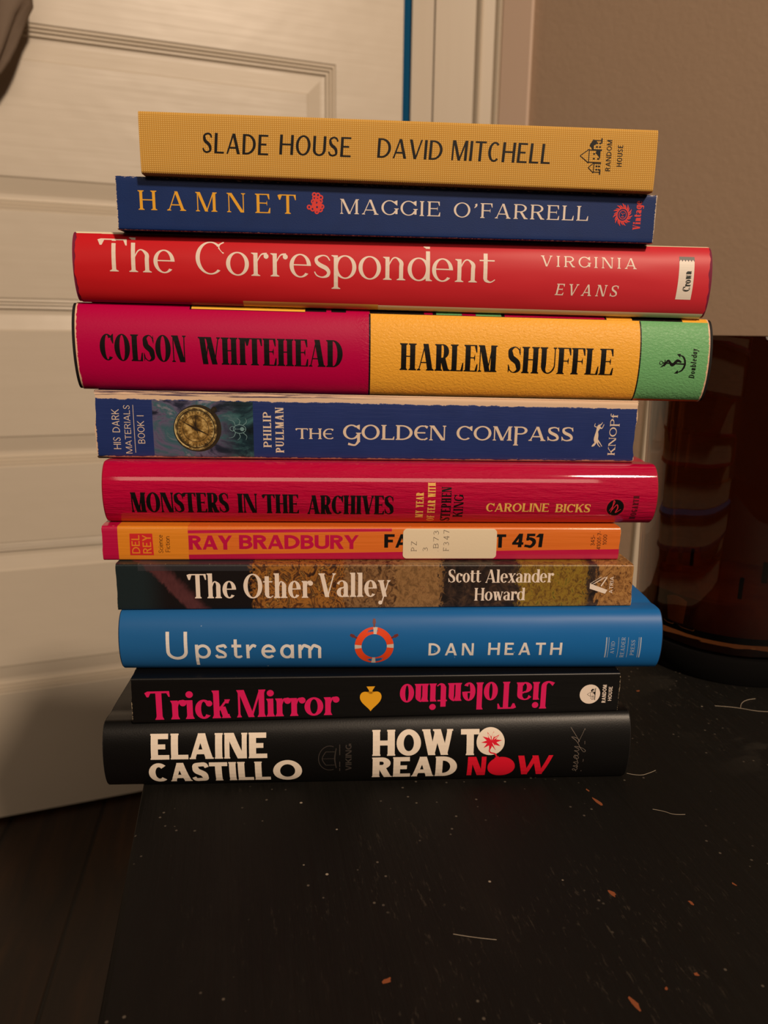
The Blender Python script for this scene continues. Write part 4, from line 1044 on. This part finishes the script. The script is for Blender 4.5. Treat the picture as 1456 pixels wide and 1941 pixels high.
# ------------------------------------------------------------------ setting: door, casing, walls, floor
t = NT('cream_door_paint'); o = t.obj()
br_ = t.noise(t.scaled(o, (3, 3, 90)), 1, 4, .6); bl = t.noise(t.scaled(o, (5, 5, 7)), 1, 3)
t.bump(br_, .25, .0012); t.bump(bl, .3, .01)
c = t.mix(t.noise(t.scaled(o, (2, 2, 3)), 1, 3), lin((218, 206, 188)), lin((208, 196, 178)))
doorp = t.fin(c, .38, .5)
DA = Vector((-.61356, .77779)); dyaw = radians(20.638)
DW0, DW1 = -.30, .677      # along the door from its reference point
def door_mesh(parent):
    V, Fc = [], []
    idx = {}
    def vtx(x, y, z):
        k = (round(x, 5), round(y, 5), round(z, 5))
        if k not in idx: idx[k] = len(V); V.append((x, y, z))
        return idx[k]
    def q(a, b_, c_, d): Fc.append((vtx(*a), vtx(*b_), vtx(*c_), vtx(*d)))
    panels = [(.333, .569), (-.023, .217), (-.380, -.137), (.690, .926), (1.047, 1.283)]
    px0, px1 = DW0+.11, .568
    z0, z1 = -.593, 1.40; th = .038
    zs = sorted([z0, z1]+[z for p_ in panels for z in p_]); xs = [DW0, px0, px1, DW1]
    for i in range(3):
        for k in range(len(zs)-1):
            if i == 1 and any(abs(zs[k]-p_[0]) < 1e-6 for p_ in panels): continue
            q((xs[i], 0, zs[k]), (xs[i+1], 0, zs[k]), (xs[i+1], 0, zs[k+1]), (xs[i], 0, zs[k+1]))
    # moulding steps: (inset from panel edge, depth)
    steps = [(0, 0), (.0012, .0022), (.0046, .0012), (.0056, .0042), (.0090, .0030), (.0100, .0062), (.0140, .0052), (.0155, .0090), (.0185, .0092), (.0225, .0092), (.0430, .0046), (.0450, .0030)]
    for a, b_ in panels:
        for s0, s1 in zip(steps, steps[1:]):
            i0, d0 = s0; i1, d1 = s1
            A = [(px0+i0, a+i0), (px1-i0, a+i0), (px1-i0, b_-i0), (px0+i0, b_-i0)]
            B = [(px0+i1, a+i1), (px1-i1, a+i1), (px1-i1, b_-i1), (px0+i1, b_-i1)]
            for k in range(4):
                j = (k+1) % 4; q((A[k][0], d0, A[k][1]), (A[j][0], d0, A[j][1]), (B[j][0], d1, B[j][1]), (B[k][0], d1, B[k][1]))
        i1, d1 = steps[-1]; q((px0+i1, d1, a+i1), (px1-i1, d1, a+i1), (px1-i1, d1, b_-i1), (px0+i1, d1, b_-i1))
    q((DW0, th, z0), (DW0, th, z1), (DW1, th, z1), (DW1, th, z0))
    for k in range(len(zs)-1):
        pass
    q((DW1, 0, z0), (DW1, th, z0), (DW1, th, z1), (DW1, 0, z1)); q((DW0, 0, z0), (DW0, 0, z1), (DW0, th, z1), (DW0, th, z0))
    q((DW0, 0, z1), (DW1, 0, z1), (DW1, th, z1), (DW0, th, z1)); q((DW0, 0, z0), (DW0, th, z0), (DW1, th, z0), (DW1, 0, z0))
    o_ = link('door_1', V, Fc, doorp)
    return o_
door = door_mesh(None); door.location = (DA.x, DA.y, 0); door.rotation_euler = (0, 0, dyaw)
tag(door, 'cream painted panelled door behind the stack', kind='structure')

t = NT('cream_trim_paint'); t.bump(t.noise(t.scaled(t.obj(), (60, 60, 3)), 1, 4), .2, .001); trimp = t.fin(lin((206, 192, 172)), .42, .5)
t = NT('pinkish_trim_paint'); t.bump(t.noise(t.scaled(t.obj(), (60, 60, 3)), 1, 4), .2, .001); trimp2 = t.fin(lin((208, 182, 162)), .45, .5)
ZF, ZC = -.6, 1.75
def prism(name, pts, z0, z1, mat, bev=.0, parent=None):
    n_ = len(pts); V = [(x, y, z0) for x, y in pts]+[(x, y, z1) for x, y in pts]
    Fc = [tuple(range(n_))[::-1], tuple(range(n_, 2*n_))]+[(i, (i+1) % n_, n_+(i+1) % n_, n_+i) for i in range(n_)]
    o_ = link(name, V, Fc, mat, parent)
    if bev: bevel(o_, bev)
    return o_
# casing beside the door: jamb, flat board with beads, outer back band (one moulded profile)
cas = [(.0345, 1.19), (.0345, 1.071), (.0695, 1.071), (.0700, 1.079), (.0712, 1.079), (.0718, 1.068), (.136, 1.068), (.140, 1.062), (.1435, 1.059), (.1475, 1.064), (.166, 1.064), (.170, 1.058), (.1735, 1.056), (.177, 1.060), (.177, 1.19)]
tag(prism('trim_1', cas, ZF, ZC, trimp), 'cream door casing board with beads', kind='structure')
tag(prism('trim_2', [(.1775, 1.19), (.1775, 1.057), (.2195, 1.034), (.2235, 1.036), (.2235, 1.19)], ZF, ZC, trimp2, .001), 'pinkish outer casing board beside the taupe wall', kind='structure')
# taupe wall running from the casing towards the viewer on the right
t = NT('taupe_wall'); t.bump(t.noise(t.obj(), 120, 4, .6), .35, .0025); t.bump(t.noise(t.obj(), 9, 3), .3, .006)
taupe = t.fin(lin((158, 134, 112)), .75, .3)
wd = Vector((cos(radians(-24)), sin(radians(-24)))); w0 = Vector((.2240, 1.049)); w1 = w0+wd*1.5; nn_ = Vector((-wd.y, wd.x))*.1
tag(prism('wall_right', [tuple(w0), tuple(w1), tuple(w1+nn_), tuple(w0+nn_)], ZF, ZC, taupe), kind='structure')
tag(prism('trim_4', [(.008, 1.075), (.0318, 1.062), (.0318, 1.10), (.008, 1.10)], ZF, ZC, plain('deep_blue_paint', (10, 96, 146), .5)), 'saturated blue strip in the gap beside the door', kind='structure')
tag(prism('wall_back', [(-2.2, 1.22), (.30, 1.22), (.30, 1.32), (-2.2, 1.32)], ZF, ZC, taupe), kind='structure')
tag(prism('trim_3', [(.372, .806), (.372, .792), (.3735, .790), (.3845, .790), (.386, .784), (.396, .782), (.398, .786), (.398, .806)], -.6, .135, trimp, .0), 'pale upright board between stack and jar, standing behind the table', kind='structure')
t = NT('floor_planks'); o = t.obj()
mp = t.n('ShaderNodeMapping'); t.set(mp.inputs[0], o); mp.inputs['Rotation'].default_value = (0, 0, radians(-10)); 
sx = t.n('ShaderNodeSeparateXYZ'); t.set(sx.inputs[0], mp.outputs[0])
fr = t.math('FRACT', t.math('MULTIPLY', t.math('ADD', sx.outputs[0], .033), 1/.14)); dst = t.math('ABSOLUTE', t.math('SUBTRACT', fr, .5))
seam = t.sstep(dst, .478, .49)
grn = t.noise(t.scaled(mp.outputs[0], (38, 4, 1)), 1, 5, .6, .6)
idn = t.noise(t.math('FLOOR', t.math('MULTIPLY', t.math('ADD', sx.outputs[0], .033), 1/.14)), 3.7, 0)
c = t.ramp(grn, [(.3, (24, 13, 6)), (.5, (42, 25, 11)), (.7, (60, 36, 16))])
c = t.mix(seam, c, lin((14, 7, 4)))
t.bump(t.math('MULTIPLY', seam, -1), .8, .003); t.bump(grn, .2, .001)
tag(box_mesh('floor', (-2.2, -3.2, -.65), (2.2, 1.35, -.6), t.fin(c, .45, .4)), kind='structure')

# ------------------------------------------------------------------ cloth hanging over the door edge, top left
def cloth():
    V, Fc = [], []; n, m = 56, 60
    for i in range(m+1):
        z = .455+(1.44-.455)*(i/m)**1.0
        f = (z-.455)/(1.44-.455)
        rx = .012+.085*min(1, (f/.10))**.7*.75+.03*f; ry = .010+.028*min(1, f/.1)**.7
        cxx = -.022-.012*min(1, f/.08)
        for k in range(n):
            a = 2*pi*k/n
            fold = 1+.13*sin(5*a+2.5*sin(6*f))+.07*sin(11*a-9*f)+.04*sin(17*a+26*f)
            V.append((cxx+rx*cos(a)*fold, ry*sin(a)*fold*1.1, z))
    for i in range(m):
        for k in range(n):
            j = (k+1) % n; Fc.append((i*n+k, i*n+j, (i+1)*n+j, (i+1)*n+k))
    Fc.append(tuple(range(n))[::-1]); Fc.append(tuple(m*n+k for k in range(n)))
    t = NT('grey_brown_cloth'); t.bump(t.noise(t.obj(), 500, 3), .3, .0006)
    o_ = link('hanging_cloth', V, Fc, t.fin(lin((128, 112, 98)), .85, .2), smooth=True)
    o_.location = (-.503, .766, .02); o_.rotation_euler = (0, 0, dyaw)
    tag(o_, 'folded grey-brown cloth hanging in front of the door at the top left', 'cloth')
cloth()
